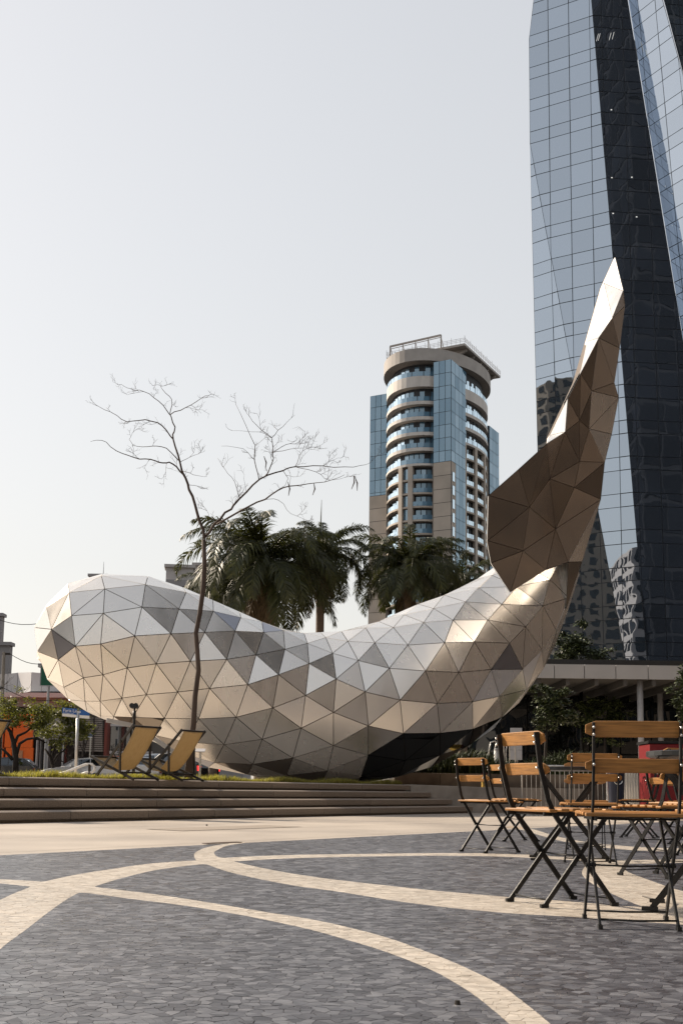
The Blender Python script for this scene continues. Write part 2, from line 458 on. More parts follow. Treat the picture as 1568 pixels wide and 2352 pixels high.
def stone_mat(name, c1, c2, c3, rough):
    m, N, L, P = nmat(name)
    ge = N.new('ShaderNodeNewGeometry'); oi = N.new('ShaderNodeObjectInfo')
    ad = N.new('ShaderNodeMath'); ad.operation = 'ADD'; L.new(ge.outputs['Random Per Island'], ad.inputs[0]); L.new(oi.outputs['Random'], ad.inputs[1])
    fr = N.new('ShaderNodeMath'); fr.operation = 'FRACT'; L.new(ad.outputs[0], fr.inputs[0])
    cr = N.new('ShaderNodeValToRGB'); e = cr.color_ramp.elements
    e[0].color = (*c1, 1); e[1].color = (*c3, 1); x = e.new(.5); x.color = (*c2, 1)
    L.new(fr.outputs[0], cr.inputs[0])
    nz = N.new('ShaderNodeTexNoise'); nz.inputs['Scale'].default_value = 22; nz.inputs['Detail'].default_value = 6
    tc = N.new('ShaderNodeNewGeometry'); L.new(tc.outputs['Position'], nz.inputs['Vector'])
    mr = N.new('ShaderNodeMapRange'); mr.inputs['From Min'].default_value = .3; mr.inputs['From Max'].default_value = .7; mr.inputs['To Min'].default_value = .82; mr.inputs['To Max'].default_value = 1.16
    L.new(nz.outputs['Fac'], mr.inputs['Value'])
    # wide soiling
    n2 = N.new('ShaderNodeTexNoise'); n2.inputs['Scale'].default_value = .8; n2.inputs['Detail'].default_value = 4; L.new(tc.outputs['Position'], n2.inputs['Vector'])
    m2 = N.new('ShaderNodeMapRange'); m2.inputs['From Min'].default_value = .3; m2.inputs['From Max'].default_value = .7; m2.inputs['To Min'].default_value = .86; m2.inputs['To Max'].default_value = 1.08
    L.new(n2.outputs['Fac'], m2.inputs['Value'])
    mu = N.new('ShaderNodeMath'); mu.operation = 'MULTIPLY'; L.new(mr.outputs[0], mu.inputs[0]); L.new(m2.outputs[0], mu.inputs[1])
    vm = N.new('ShaderNodeVectorMath'); vm.operation = 'SCALE'; L.new(cr.outputs[0], vm.inputs[0]); L.new(mu.outputs[0], vm.inputs['Scale'])
    L.new(vm.outputs[0], P.inputs['Base Color'])
    # each stone has its own polish
    r2 = N.new('ShaderNodeMapRange'); r2.inputs['To Min'].default_value = rough - .1; r2.inputs['To Max'].default_value = rough + .14
    n5 = N.new('ShaderNodeMath'); n5.operation = 'MULTIPLY'; n5.inputs[1].default_value = 7.31; L.new(fr.outputs[0], n5.inputs[0])
    f5 = N.new('ShaderNodeMath'); f5.operation = 'FRACT'; L.new(n5.outputs[0], f5.inputs[0]); L.new(f5.outputs[0], r2.inputs['Value']); L.new(r2.outputs[0], P.inputs['Roughness'])
    b = N.new('ShaderNodeBump'); b.inputs['Strength'].default_value = .12; b.inputs['Distance'].default_value = .003
    n4 = N.new('ShaderNodeTexNoise'); n4.inputs['Scale'].default_value = 60; n4.inputs['Detail'].default_value = 4; L.new(tc.outputs['Position'], n4.inputs['Vector'])
    L.new(n4.outputs['Fac'], b.inputs['Height']); L.new(b.outputs[0], P.inputs['Normal'])
    return m
M['slate'] = stone_mat('blue_grey_stone', (.054, .054, .065), (.094, .097, .115), (.175, .18, .202), .36)
M['cream_stone'] = stone_mat('cream_stone', (.49, .435, .37), (.555, .50, .43), (.60, .545, .475), .38)
M['grout'] = mat('grout', (.20, .155, .115), .9, var=.2, scale=20)
# far mosaic, too fine to tell apart
def far_mosaic():
    m, N, L, P = nmat('far_mosaic')
    ge = N.new('ShaderNodeNewGeometry'); vo = N.new('ShaderNodeTexVoronoi'); vo.inputs['Scale'].default_value = 10
    L.new(ge.outputs['Position'], vo.inputs['Vector'])
    sp = N.new('ShaderNodeSeparateColor'); L.new(vo.outputs['Color'], sp.inputs[0])
    cr = N.new('ShaderNodeValToRGB'); e = cr.color_ramp.elements; e[0].color = (.055, .058, .075, 1); e[1].color = (.145, .155, .18, 1)
    L.new(sp.outputs[0], cr.inputs[0]); L.new(cr.outputs[0], P.inputs['Base Color']); P.inputs['Roughness'].default_value = .5
    return m
g = MB(); g.add([pst(-60, -60, -.006), pst(75, -60, -.006), pst(75, T_MOS, -.006), pst(-60, T_MOS, -.006)], [(0, 1, 2, 3)])
mosaic = tag(g.build('mosaic_plaza', far_mosaic()), kind='structure')
g = MB(); yy0, yy1 = 1.62, 18.4
q0 = [(-.315 * yy0 - 2.05, yy0), (.315 * yy0 + 1.55, yy0), (.315 * yy1 + 1.55, yy1)]
tl = (T_MOS - TX.y * yy1) / TX.x
xa = -.315
# corner where the mosaic edge meets the left rim of the laid stones
yl = (T_MOS + TX.x * 2.05) / (TX.x * xa + TX.y)
q0 += [(tl, yy1), (xa * yl - 2.05, yl)]
g.add([(p[0], p[1], -.0035) for p in q0], [tuple(range(len(q0)))])
g.build('grout_bed', M['grout'], mosaic)
M['cream_grout'] = mat('cream_grout', (.36, .285, .21), .9, var=.2, scale=20)
for poly in BANDS:
    g = MB(); g.add([(p.x, p.y, -.0028) for p in poly], [tuple(range(len(poly)))]); g.build('cream_grout_bed', M['cream_grout'], mosaic)
ranked = sorted(range(len(pieces)), key=lambda i: -px_size(pieces[i][0]))
own = set(ranked[:300])
bulk = {False: MB(), True: MB()}
rr = random.Random(3)
for i, (poly, cream) in enumerate(pieces):
    q = inset(poly, .0005 + .0011 * rr.random() ** 3)
    if not q: continue
    z = rr.uniform(-.0004, .0005); tx = rr.gauss(0, .0022); ty = rr.gauss(0, .0022)
    cx = sum(p[0] for p in q) / len(q); cy = sum(p[1] for p in q) / len(q)
    top = [(p[0], p[1], z + tx * (p[0] - cx) + ty * (p[1] - cy)) for p in q]; n = len(q)
    bot = [(p[0], p[1], -.004) for p in q]
    fs = [tuple(range(n))] + [(k, n + k, n + (k + 1) % n, (k + 1) % n) for k in range(n)]
    mb = MB() if i in own else bulk[cream]
    mb.add(top + bot, fs)
    if i in own: mb.build('stone_piece', M['cream_stone' if cream else 'slate'], mosaic)
bulk[False].build('grey_stone_pieces', M['slate'], mosaic, kind='stuff')
bulk[True].build('cream_stone_pieces', M['cream_stone'], mosaic, kind='stuff')
# rusty drain slot where the loop meets the granite, and odd specks
mb = MB(); d0 = ground(470, 1937.5); d1 = ground(550, 1934.5)
mb.bar(d0 + UP * .0015, d1 + UP * .0015, .006, .07, UP)
tag(mb.build('drain_slot', mat('rusty_iron', (.08, .05, .035), .8, var=.4, scale=20)), 'dark rusty drain slot at the tip of the cream loop', 'drain')
mb = MB(); mb.cyl(ground(1050, 2307) + UP * .0, .008, .010, 10, .006)
tag(mb.build('bottle_cap', mat('dark_cap', (.03, .025, .02), .4)), 'tiny dark cap lying on the edge of the cream curve', 'cap')
mb = MB(); mb.sphere(ground(475, 1897) + UP * .012, .016, 8, 5, .7)
tag(mb.build('pebble', mat('dark_pebble', (.05, .045, .04), .7)), 'small dark pebble on the pale granite before the steps', 'pebble')
mb = MB()
for (u, v, l, a) in [(1480, 2068, .11, .3), (1110, 2275, .06, 1.2), (700, 2420 - 170, .05, .5)]:
    pass
mb.tube([ground(1475, 2060) + UP * .004, ground(1500, 2068) + UP * .006, ground(1525, 2073) + UP * .004], .004, 5)
tag(mb.build('twig', mat('grey_twig', (.12, .11, .10), .8)), 'thin fallen twig on the cream loop beneath the chairs', 'twig')

# ---- granite steps
steps = thing('granite_steps', 'four long granite steps rising to the lawn', 'steps', pst(12, T_STEP, 0), kind=None)
S_END = [24.26, 23.9, 23.53, 23.17]
core = MB()
for k in range(4):
    t0 = T_STEP + k * TREAD; z0 = k * RISER; s1 = S_END[k]
    core.box(pst((2 + s1 - .06) / 2, t0 + .09 + .6, z0 + RISER / 2 - .01), (s1 - .06 - 2, 1.2, RISER), (AX, TX, UP))
core.build('riser_bed', M['granite_patch'], steps)
for k in range(4):
    t0 = T_STEP + k * TREAD; z1 = (k + 1) * RISER; s1 = S_END[k]
    s = 2.0 + .45 * k; L_ = 1.62
    while s < s1 - .05:
        e = min(s + L_ + R0.uniform(-.03, .03), s1)
        if s1 - e < .5: e = s1
        mb = MB(); dz = R0.uniform(-.0015, .0015); dt = R0.uniform(-.002, .002)
        pr = [(t0 + dt, z1 - .125 + dz), (t0 + dt, z1 - .020 + dz), (t0 + .065, z1 + dz), (t0 + .40, z1 + dz), (t0 + .40, z1 - .125 + dz)]  # front edge sloped so the sun draws a bright line on each step
        mb.prism([pst(s + .006, t_, z_) for t_, z_ in pr], AX * (e - s - .012))
        fix_normals(mb.build('step_stone', M['granite'], steps, bevel=.005))
        s = e

# ---- terrace: a strip of lawn behind the steps, pale stone under the sculpture
TERR = [pst(2, T_TOP + .395), pst(23.1, T_TOP + .395), Vector((3.9, 28.35, 0)), Vector((13, 37, 0)), Vector((10, 47, 0)), Vector((-22, 47, 0))]
mb = MB(); mb.prism([p + UP * (LAWN_Z - .03) for p in TERR], -UP * (LAWN_Z + .01))
tag(fix_normals(mb.build('terrace', M['granite_floor'])), kind='structure')
LAWN = [pst(2, T_TOP + .40), pst(23.05, T_TOP + .40), pst(23.6, T_TOP + .75), pst(20, T_TOP + .95), pst(16.6, T_TOP + 1.1), pst(14.5, T_TOP + 2.4), pst(2, T_TOP + 3.0)]
M['turf'] = mat('turf', (.105, .10, .03), .9, var=.35, scale=5, bump=.6, bscale=60, tint=(.16, .125, .045))
mb = MB(); mb.prism([p + UP * (LAWN_Z - .012) for p in LAWN], -UP * .03)
tag(fix_normals(mb.build('lawn', M['turf'])), kind='structure')
mb = MB(); rr = random.Random(5)
for k in range(26000):
    s = rr.uniform(7.5, 23.3); t = T_TOP + .02 + 3.2 * rr.random() ** 2.2
    if t < T_TOP + .40: t = T_TOP + .40 - .10 * rr.random()
    if s > 16 and t > T_TOP + 1.0 - (s - 16) * .03: continue
    p = pst(s, t, LAWN_Z - .012)
    h = rr.uniform(.05, .12) * (1 + .5 * math.sin(s * 3.1) * math.sin(t * 2.3)); a = rr.uniform(0, 6.28); w = rr.uniform(.003, .006)
    ln = Vector((math.cos(a), math.sin(a), 0)); sd = Vector((-ln.y, ln.x, 0)) * w
    mid = p + UP * h * .6 + ln * h * .15; tip = p + UP * h + ln * h * rr.uniform(.2, .7)
    mb.add([p - sd, p + sd, mid + sd * .7, mid - sd * .7, tip], [(0, 1, 2, 3), (3, 2, 4)])
M['grass'] = thin_leaf(mat('grass_blade', (.20, .20, .045), .6, var=.3, scale=4, per=.4, tint=(.28, .22, .08)), (.42, .40, .06), .5)
tag(mb.build('grass', M['grass']), 'short yellowish grass along the top of the steps', 'grass', kind='stuff')
# ------------------------------------------------------------------ faceted metal whale
# centre line: grid x, grid y, depth, radius (grid units)
WST = [(96, 1508, 27.4, 26), (107, 1504, 27.4, 72), (135, 1497, 27.4, 115), (178, 1489, 27.5, 150), (232, 1482, 27.6, 168), (303, 1492, 27.8, 174), (378, 1520, 28.0, 176),
       (455, 1556, 28.2, 178), (532, 1590, 28.4, 178), (606, 1612, 28.6, 176), (680, 1626, 28.8, 175), (752, 1630, 29.0, 176), (824, 1624, 29.2, 177),
       (894, 1606, 29.4, 178), (960, 1580, 29.7, 176), (1022, 1548, 30.0, 171), (1080, 1508, 30.3, 160), (1135, 1458, 30.6, 142), (1182, 1406, 30.8, 118),
       (1224, 1350, 31.0, 98), (1262, 1286, 31.2, 78), (1286, 1238, 31.7, 36)]
def resample(pts, step):
    A_ = np.array(pts, float); head, A_ = A_[:4], A_[4:]
    d_ = np.r_[0, np.cumsum(np.hypot(np.diff(A_[:, 0]), np.diff(A_[:, 1])))]
    n_ = round(d_[-1] / step); q_ = np.linspace(0, d_[-1], n_ + 1)
    out = np.stack([np.interp(q_, d_, A_[:, k]) for k in range(4)], 1)
    return [tuple(r) for r in head] + [tuple(r) for r in out]
WST = resample(WST, 64)
wc = [at(x, y, Y) for x, y, Y, r in WST]
wr = [r * Y / F_PX for x, y, Y, r in WST]
VIEW = Vector((0, 1, 0))
rings = []
wj = random.Random(21)
for i, c in enumerate(wc):
    t = (wc[min(i + 1, len(wc) - 1)] - wc[max(i - 1, 0)]).normalized()
    if i == 0: t = (wc[1] - wc[0]).normalized()
    dv_ = (VIEW - t * VIEW.dot(t)).normalized()      # away from the camera
    uv_ = t.cross(dv_); uv_ = uv_ if uv_.z > 0 or abs(t.z) > .8 and uv_.x < 0 else -uv_
    n = max(6, round(2 * math.pi * WST[i][3] / 72))
    if WST[i][3] > 158: n = 15
    ring = []
    for k in range(n):
        a = 2 * math.pi * (k + (.5 if i % 2 else 0)) / n
        r = wr[i] * (1 + wj.uniform(-.020, .020))
        p = c + uv_ * (r * math.cos(a)) - dv_ * (r * .96 * math.sin(a)) + t * wj.uniform(-.05, .05)
        ring.append((a, p))
    rings.append(ring)
tris = []
def zipper(A, B):
    """triangles between two rings sorted by angle"""
    i = j = 0; nA, nB = len(A), len(B)
    j0 = min(range(nB), key=lambda q: (B[q][1] - A[0][1]).length)
    out = []
    while i < nA or j < nB:
        a0 = A[i % nA][1]; b0 = B[(j + j0) % nB][1]; a1 = A[(i + 1) % nA][1]; b1 = B[(j + 1 + j0) % nB][1]
        if j >= nB or (i < nA and (a1 - b0).length <= (b1 - a0).length):
            out.append((a0, b0, a1)); i += 1
        else:
            out.append((a0, b0, b1)); j += 1
    return out
for i in range(len(rings) - 1):
    for tr in zipper(rings[i], rings[i + 1]): tris.append((i, tr))
tipc = wc[0] + (wc[0] - wc[1]).normalized() * .12
for k in range(len(rings[0])):
    tris.append((-1, (rings[0][k][1], tipc, rings[0][(k + 1) % len(rings[0])][1])))
def outward(tri, c):
    a, b, d = tri; n = (b - a).cross(d - a)
    return (a, b, d) if n.dot((a + b + d) / 3 - c) > 0 else (a, d, b)
body = []
for i, tr in tris:
    c = (wc[max(i, 0)] + wc[min(max(i, 0) + 1, len(wc) - 1)]) / 2
    if i == -1: c = wc[2]
    body.append((i, outward(tr, c)))

# ---- tail flukes: a folded plate in two lobes
FP = {}
def fp(n, x, y, Y): FP[n] = at(x, y, Y)
for row in [('T', 1411, 591, 32.6), ('M1', 1430, 668, 31.9), ('M2', 1405, 731, 31.5), ('M3', 1374, 776, 31.2), ('M4', 1332, 858, 30.9), ('M5', 1303, 915, 30.6),
            ('L1', 1386, 650, 33.2), ('L2', 1348, 784, 33.2), ('L3', 1322, 872, 33.0), ('L4', 1262, 1000, 32.4),
            ('R2', 1434, 703, 33.8), ('R3', 1422, 800, 34.0), ('R4', 1410, 879, 33.6), ('R5', 1420, 913, 33.6), ('R6', 1404, 997, 33.2), ('R7', 1388, 1062, 31.7),
            ('K1', 1358, 898, 31.2), ('K2', 1330, 966, 31.0), ('K3', 1352, 985, 31.4),
            ('C', 1297, 992, 30.5), ('B', 1256, 1018, 29.0), ('B2', 1190, 1078, 27.4), ('A', 1122, 1138, 25.6), ('A2', 1119, 1242, 25.5), ('A3', 1128, 1293, 25.8), ('E', 1172, 1360, 26.4),
            ('G', 1253, 1309, 28.6), ('H', 1304, 1291, 30.0), ('S1', 1379, 1147, 31.2), ('S2', 1336, 1290, 30.9), ('S3', 1300, 1398, 30.2),
            ('I1', 1215, 1165, 28.3), ('I2', 1262, 1100, 29.9), ('I3', 1275, 1215, 30.2), ('I4', 1200, 1265, 27.7), ('I5', 1318, 1120, 30.7), ('I6', 1330, 1060, 31.1)]:
    fp(*row)
FACES_FRONT = ['T M1 L1', 'L1 M1 M2', 'L1 M2 L2', 'L2 M2 M3', 'L2 M3 M4', 'L2 M4 L3', 'L3 M4 M5', 'L3 M5 L4', 'L4 M5 C', 'L4 C B',
               'T R2 M1', 'M1 R2 M2', 'M2 R2 R3', 'M2 R3 M3', 'M3 R3 R4', 'M3 R4 K1', 'M3 K1 M4', 'M4 K1 K2', 'M4 K2 M5', 'M5 K2 C', 'K1 R4 R5', 'K1 R5 K3', 'K2 K1 K3', 'K3 R5 R6', 'K3 R6 R7', 'K2 K3 I6', 'K3 R7 I6', 'C K2 I6',
               'C I6 I2', 'B C I2', 'B I2 I1', 'B2 B I1', 'A B2 I1', 'A I1 A2', 'A2 I1 I4', 'A2 I4 A3', 'A3 I4 E', 'E I4 G', 'I4 I3 G', 'I4 I1 I3', 'I1 I2 I3', 'I2 I6 I5', 'I2 I5 I3', 'I6 R7 I5', 'I5 R7 S1', 'I5 S1 I3', 'I3 S1 H', 'G I3 H', 'H S1 S2', 'H S2 S3']
EDGE = ['T R2', 'R2 R3', 'R3 R4', 'R4 R5', 'R5 R6', 'R6 R7', 'R7 S1', 'S1 S2', 'S2 S3', 'S3 H', 'H G', 'G E', 'E A3', 'A3 A2', 'A2 A', 'A B2', 'B2 B', 'B L4', 'L4 L3', 'L3 L2', 'L2 L1', 'L1 T']
BACKV = Vector((0, .50, .05))          # thickness of the plate, away from the viewer
TH = {n: BACKV * (.35 if n in ('A', 'A2', 'A3', 'E', 'G', 'B2', 'B', 'T') else 1.0) for n in FP}
fluke = []; fl_m = []
for f in FACES_FRONT:
    a, b, c = (FP[q] for q in f.split())
    n = (b - a).cross(c - a)
    if n.dot(Vector((0, 0, EYE)) - a) < 0: b, c = c, b
    lit_face = FACES_FRONT.index(f) < 10  # lit faces keep the pale metal, most others take its darkened copy
    fluke.append((a, b, c)); fl_m.append('panel' if lit_face or f in ('K1 R5 K3', 'K3 R5 R6', 'K3 R6 R7', 'H S1 S2') else 'panel_shaded'); fl_m.append('panel')
    fluke.append(tuple(FP[q] + TH[q] for q in (f.split() if n.dot(Vector((0, 0, EYE)) - FP[f.split()[0]]) < 0 else f.split()[::-1])))
strips = []
fc = sum((FP[q] for q in FP), Vector()) / len(FP)
for e in EDGE:
    a, b = e.split(); strips.append((FP[a], FP[b], FP[b] + TH[b], FP[a] + TH[a]))

def panel_mat(name, col, rough, metal=.92, var=.03, rv=.03, spread=(.93, 1.05)):
    """satin metal sheet with faint rolling streaks; each sheet a little different"""
    m, N, L, P = nmat(name)
    oi = N.new('ShaderNodeObjectInfo'); ge = N.new('ShaderNodeNewGeometry')
    ad = N.new('ShaderNodeMath'); ad.operation = 'ADD'; L.new(oi.outputs['Random'], ad.inputs[0]); L.new(ge.outputs['Random Per Island'], ad.inputs[1])
    fr = N.new('ShaderNodeMath'); fr.operation = 'FRACT'; L.new(ad.outputs[0], fr.inputs[0])
    nz = N.new('ShaderNodeTexNoise'); nz.inputs['Scale'].default_value = 1.1; nz.inputs['Detail'].default_value = 2
    mp = N.new('ShaderNodeMapping'); mp.inputs['Scale'].default_value = (2.4, 2.4, .55); L.new(ge.outputs['Position'], mp.inputs[0]); L.new(mp.outputs[0], nz.inputs['Vector'])
    m1 = N.new('ShaderNodeMapRange'); m1.inputs['From Min'].default_value = .3; m1.inputs['From Max'].default_value = .7; m1.inputs['To Min'].default_value = 1 - var; m1.inputs['To Max'].default_value = 1 + var * .6
    L.new(nz.outputs['Fac'], m1.inputs['Value'])
    m2 = N.new('ShaderNodeMapRange'); m2.inputs['To Min'].default_value = spread[0]; m2.inputs['To Max'].default_value = spread[1]; L.new(fr.outputs[0], m2.inputs['Value'])
    mu = N.new('ShaderNodeMath'); mu.operation = 'MULTIPLY'; L.new(m1.outputs[0], mu.inputs[0]); L.new(m2.outputs[0], mu.inputs[1])
    vm = N.new('ShaderNodeVectorMath'); vm.operation = 'SCALE'; vm.inputs[0].default_value = col; L.new(mu.outputs[0], vm.inputs['Scale'])
    L.new(vm.outputs[0], P.inputs['Base Color'])
    P.inputs['Metallic'].default_value = metal
    m3 = N.new('ShaderNodeMapRange'); m3.inputs['From Min'].default_value = .3; m3.inputs['From Max'].default_value = .7; m3.inputs['To Min'].default_value = rough - rv; m3.inputs['To Max'].default_value = rough + rv
    L.new(nz.outputs['Fac'], m3.inputs['Value']); L.new(m3.outputs[0], P.inputs['Roughness'])
    b = N.new('ShaderNodeBump'); b.inputs['Strength'].default_value = .45; b.inputs['Distance'].default_value = .02
    n4 = N.new('ShaderNodeTexNoise'); n4.inputs['Scale'].default_value = .9; n4.inputs['Detail'].default_value = 0; L.new(ge.outputs['Position'], n4.inputs['Vector'])
    L.new(n4.outputs['Fac'], b.inputs['Height']); L.new(b.outputs[0], P.inputs['Normal'])
    return m
M['panel'] = panel_mat('satin_aluminium', (.91, .87, .815), .26, .86)
M['panel_grey'] = panel_mat('grey_aluminium', (.36, .37, .42), .30)
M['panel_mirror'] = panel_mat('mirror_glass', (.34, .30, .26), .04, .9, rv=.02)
M['panel_shaded'] = panel_mat('shade_toned_aluminium', (.44, .38, .325), .24, spread=(.6, 1.4))  # darker copy of the panel metal: fluke shade put into the colour
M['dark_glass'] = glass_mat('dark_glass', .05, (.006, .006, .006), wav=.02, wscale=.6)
M['joint_and_opening'] = mat('dark_joint_and_opening', (.10, .07, .048), .7, var=.2)
whale = thing('whale_sculpture', 'huge whale sculpture of triangular silver metal panels with raised tail flukes', 'sculpture', (0, 29, LAWN_Z))
def shrink(tri, gap):
    a, b, c = tri
    la, lb, lc = (b - c).length, (a - c).length, (a - b).length
    per_ = la + lb + lc
    inc_ = (a * la + b * lb + c * lc) / per_
    ar = (b - a).cross(c - a).length / 2; r = 2 * ar / per_
    if r < gap * 1.5: return None
    k = 1 - gap / r
    return [inc_ + (p - inc_) * k for p in (a, b, c)]
def proj(p):
    q = CAMR.transposed() @ (p - Vector((0, 0, EYE)))
    return (W_PX / 2 + F_PX * q.x / -q.z, PPY - F_PX * q.y / -q.z)
cand = []
hull = MB()
for kind, group in (('b', [t for i, t in body]), ('f', fluke)):
    for idx, tri in enumerate(group):
        a, b, c = tri
        n = (b - a).cross(c - a)
        if n.length < 1e-6: continue
        n.normalize(); ctr = (a + b + c) / 3
        if kind == 'b':
            hull.add([p - n * .035 for p in tri], [(0, 1, 2)])
        else:
            hull.add([p - n * .012 for p in tri], [(0, 1, 2)])
        q = shrink(tri, .0085)
        if not q: continue
        front = n.dot(Vector((0, 0, EYE)) - ctr) > 0
        pa = [proj(p) for p in q]
        area = abs((pa[1][0] - pa[0][0]) * (pa[2][1] - pa[0][1]) - (pa[2][0] - pa[0][0]) * (pa[1][1] - pa[0][1])) / 2
        cx, cy = proj(ctr)
        m = 'panel'
        if kind == 'b':
            st = body[idx][0]
            lim = None
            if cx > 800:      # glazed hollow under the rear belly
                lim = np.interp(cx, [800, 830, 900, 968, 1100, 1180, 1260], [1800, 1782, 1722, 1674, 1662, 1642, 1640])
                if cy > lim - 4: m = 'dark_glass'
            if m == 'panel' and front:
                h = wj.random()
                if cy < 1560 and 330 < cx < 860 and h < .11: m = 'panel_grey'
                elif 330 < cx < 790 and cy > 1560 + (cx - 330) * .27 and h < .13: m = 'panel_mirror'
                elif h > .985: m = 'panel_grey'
            if 248 < cx < 340 and cy > 1632 + (cx - 248) * .42: m = 'joint_and_opening'  # dark panels paint the shaded hollow of the opening under the head
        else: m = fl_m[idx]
        if ctr.z < LAWN_Z - .15 and all(p.z < LAWN_Z for p in tri): continue
        cand.append((area if front else 0, q, n, m, kind))
hull.build('joint_shell', M['joint_and_opening'], whale)
cand.sort(key=lambda c: -c[0])
rest = MB()
def panel_geo(mb, q, n, th=.03):
    mb.add(list(q) + [p - n * th for p in q], [(0, 1, 2), (0, 3, 4, 1), (1, 4, 5, 2), (2, 5, 3, 0)])
for r_, (area, q, n, m, kind) in enumerate(cand):
    th = .03 if kind == 'b' else .010
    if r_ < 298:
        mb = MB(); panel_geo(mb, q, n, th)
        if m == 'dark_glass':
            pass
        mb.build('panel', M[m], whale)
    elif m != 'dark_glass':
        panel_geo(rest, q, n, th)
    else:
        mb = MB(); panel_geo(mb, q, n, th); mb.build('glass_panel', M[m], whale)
rest.build('far_side_panels', M['panel'], whale, kind='stuff')
M['edge_metal'] = mat('edge_metal', (.55, .54, .53), .45, .6, var=.1)
eb = MB()
for s in strips: eb.add(s, [(0, 1, 2, 3)])
fix_normals(eb.build('fluke_edge', M['edge_metal'], whale))
# light rim of the opening below the head: a thin bent sill
op = MB()
pp = [at(245, 1654, 26.6), at(300, 1665, 26.8), at(360, 1700, 27.0), at(420, 1742, 27.2)]
for i in range(3): op.bar(pp[i], pp[i + 1], .10, .05, (0, 0, 1))
op.build('opening_sill', M['edge_metal'], whale)
# ------------------------------------------------------------------ faceted glass tower
TE = Vector((.87, -.49, 0)).normalized()     # along the front, to the right
TN = Vector((-.49, -.87, 0)).normalized()    # out of the front
TP0 = at(1225, 1500, 122); TP0.z = 0
M['tower_glass'] = glass_mat('tower_glass', .54, (.05, .065, .08), (.80, .89, 1.0), .012, wav=.006, wscale=.55, per=.05)
M['tower_glass_dark'] = glass_mat('tower_glass_dark', .40, (.058, .069, .086), (.75, .85, 1.0), .012, wav=.012, wscale=.45, per=.12)
M['mullion'] = mat('mullion', (.045, .05, .06), .5)
tower = thing('glass_tower', 'tall faceted skyscraper of mirrored blue-grey glass with one dark folded face', 'skyscraper', (TP0.x, TP0.y, 0))
def tpt(px, py, out=0.0):
    """a point on the tower front plane, moved out of it"""
    return on_plane(px, py, TP0 + TN * out, TN)
# crease corners; the top lies far above the picture
A0, A1, A2 = tpt(1262, -330), tpt(1214, 90), tpt(1216, 328)
B3 = tpt(1440, 1540); A3 = tpt(1246, 1540, -2.0)
D0, D1 = tpt(1329, -330), tpt(1487, 1540)
E0, E1 = tpt(1388, -330, -1.6), tpt(1690, 1540, -5.5)
G0, G1 = tpt(1432, -330, -.47), tpt(1935, 1540, .8)
H0, H1 = tpt(1900, -330, -13.0), tpt(2300, 1540, -9.0)
FACETS = [('tower_glass', [A0, A1, A2, B3, D1, D0]), ('tower_glass', [A2, A3, B3]), ('tower_glass_dark', [D0, D1, E1, E0]), ('tower_glass', [E0, E1, G1, G0]), ('tower_glass', [G0, G1, H1, H0])]
def clip_poly(poly, p, n):
    out = []
    for i in range(len(poly)):
        a, b = poly[i], poly[(i + 1) % len(poly)]
        da, db = (a - p).dot(n), (b - p).dot(n)
        if da >= 0: out.append(a)
        if (da >= 0) != (db >= 0): out.append(a + (b - a) * (da / (da - db)))
    return out
FLOOR_H, TALL, COLW = 4.0, 2.55, 2.45
panes = []
for fi, (mname, poly) in enumerate(FACETS):
    n = Vector()
    for i in range(len(poly)):
        a, b = poly[i], poly[(i + 1) % len(poly)]; n += a.cross(b)
    n.normalize()
    if n.dot(TN) < 0: n = -n
    hx = Vector((-n.y, n.x, 0)).normalized()
    if hx.dot(TE) < 0: hx = -hx
    zs = [p.z for p in poly]; xs = [(p - TP0).dot(hx) for p in poly]
    # flatten to the mean plane of the facet, so that panes are true
    base = sum(poly, Vector()) / len(poly)
    poly = [p - n * (p - base).dot(n) for p in poly]
    FACETS[fi] = (mname, poly, n)
    z = math.floor(min(zs) / FLOOR_H) * FLOOR_H
    while z < max(zs):
        for (z0, z1) in ((z, z + TALL), (z + TALL, z + FLOOR_H)):
            row = clip_poly(clip_poly(poly, Vector((0, 0, z0)), UP), Vector((0, 0, z1)), -UP)
            if len(row) < 3: continue
            k = math.floor(min((p - TP0).dot(hx) for p in row) / COLW); k1 = max((p - TP0).dot(hx) for p in row) / COLW
            while k < k1:
                c = clip_poly(clip_poly(row, TP0 + hx * (k * COLW), hx), TP0 + hx * ((k + 1) * COLW), -hx)
                if len(c) >= 3:
                    ctr = sum(c, Vector()) / len(c)
                    q = []
                    for p in c:
                        d = p - ctr; L_ = d.length
                        q.append(ctr + d * max(0, 1 - .055 / max(L_, .06)))
                    px = [proj(p) for p in q]
                    ar = 0
                    for i in range(len(px)):
                        ar += px[i][0] * px[(i + 1) % len(px)][1] - px[(i + 1) % len(px)][0] * px[i][1]
                    pc = proj(ctr)
                    vis = -10 < pc[1] < 1540 and pc[0] < 1580
                    panes.append((abs(ar) if vis else 0, q, n, mname, fi))
                k += 1
        z += FLOOR_H
panes.sort(key=lambda p: -p[0])
tr_ = random.Random(4)
restp = {}
for i, (ar, q, n, mname, fi) in enumerate(panes):
    if abs(ar) < 1e-9 and not True: continue
    # every pane sits a hair out of true, which breaks the reflections up
    ctr = sum(q, Vector()) / len(q)
    ax = tr_.gauss(0, .0016 if fi != 2 else .004); az = tr_.gauss(0, .0016 if fi != 2 else .004); hx = Vector((-n.y, n.x, 0)).normalized()
    q = [p + n * ((p - ctr).dot(hx) * ax + (p.z - ctr.z) * az) for p in q]
    cr = (q[1] - q[0]).cross(q[2] - q[0])
    if cr.dot(n) < 0: q = q[::-1]
    if i < 300 and ar > 60:
        mb = MB(); mb.prism(q, -n * .03); mb.build('pane', M[mname], tower)
    else:
        restp.setdefault(mname, MB()).add(q, [tuple(range(len(q)))])
for k in restp: restp[k].build('remaining_panes', M[k], tower, kind='stuff')
fr_ = MB()
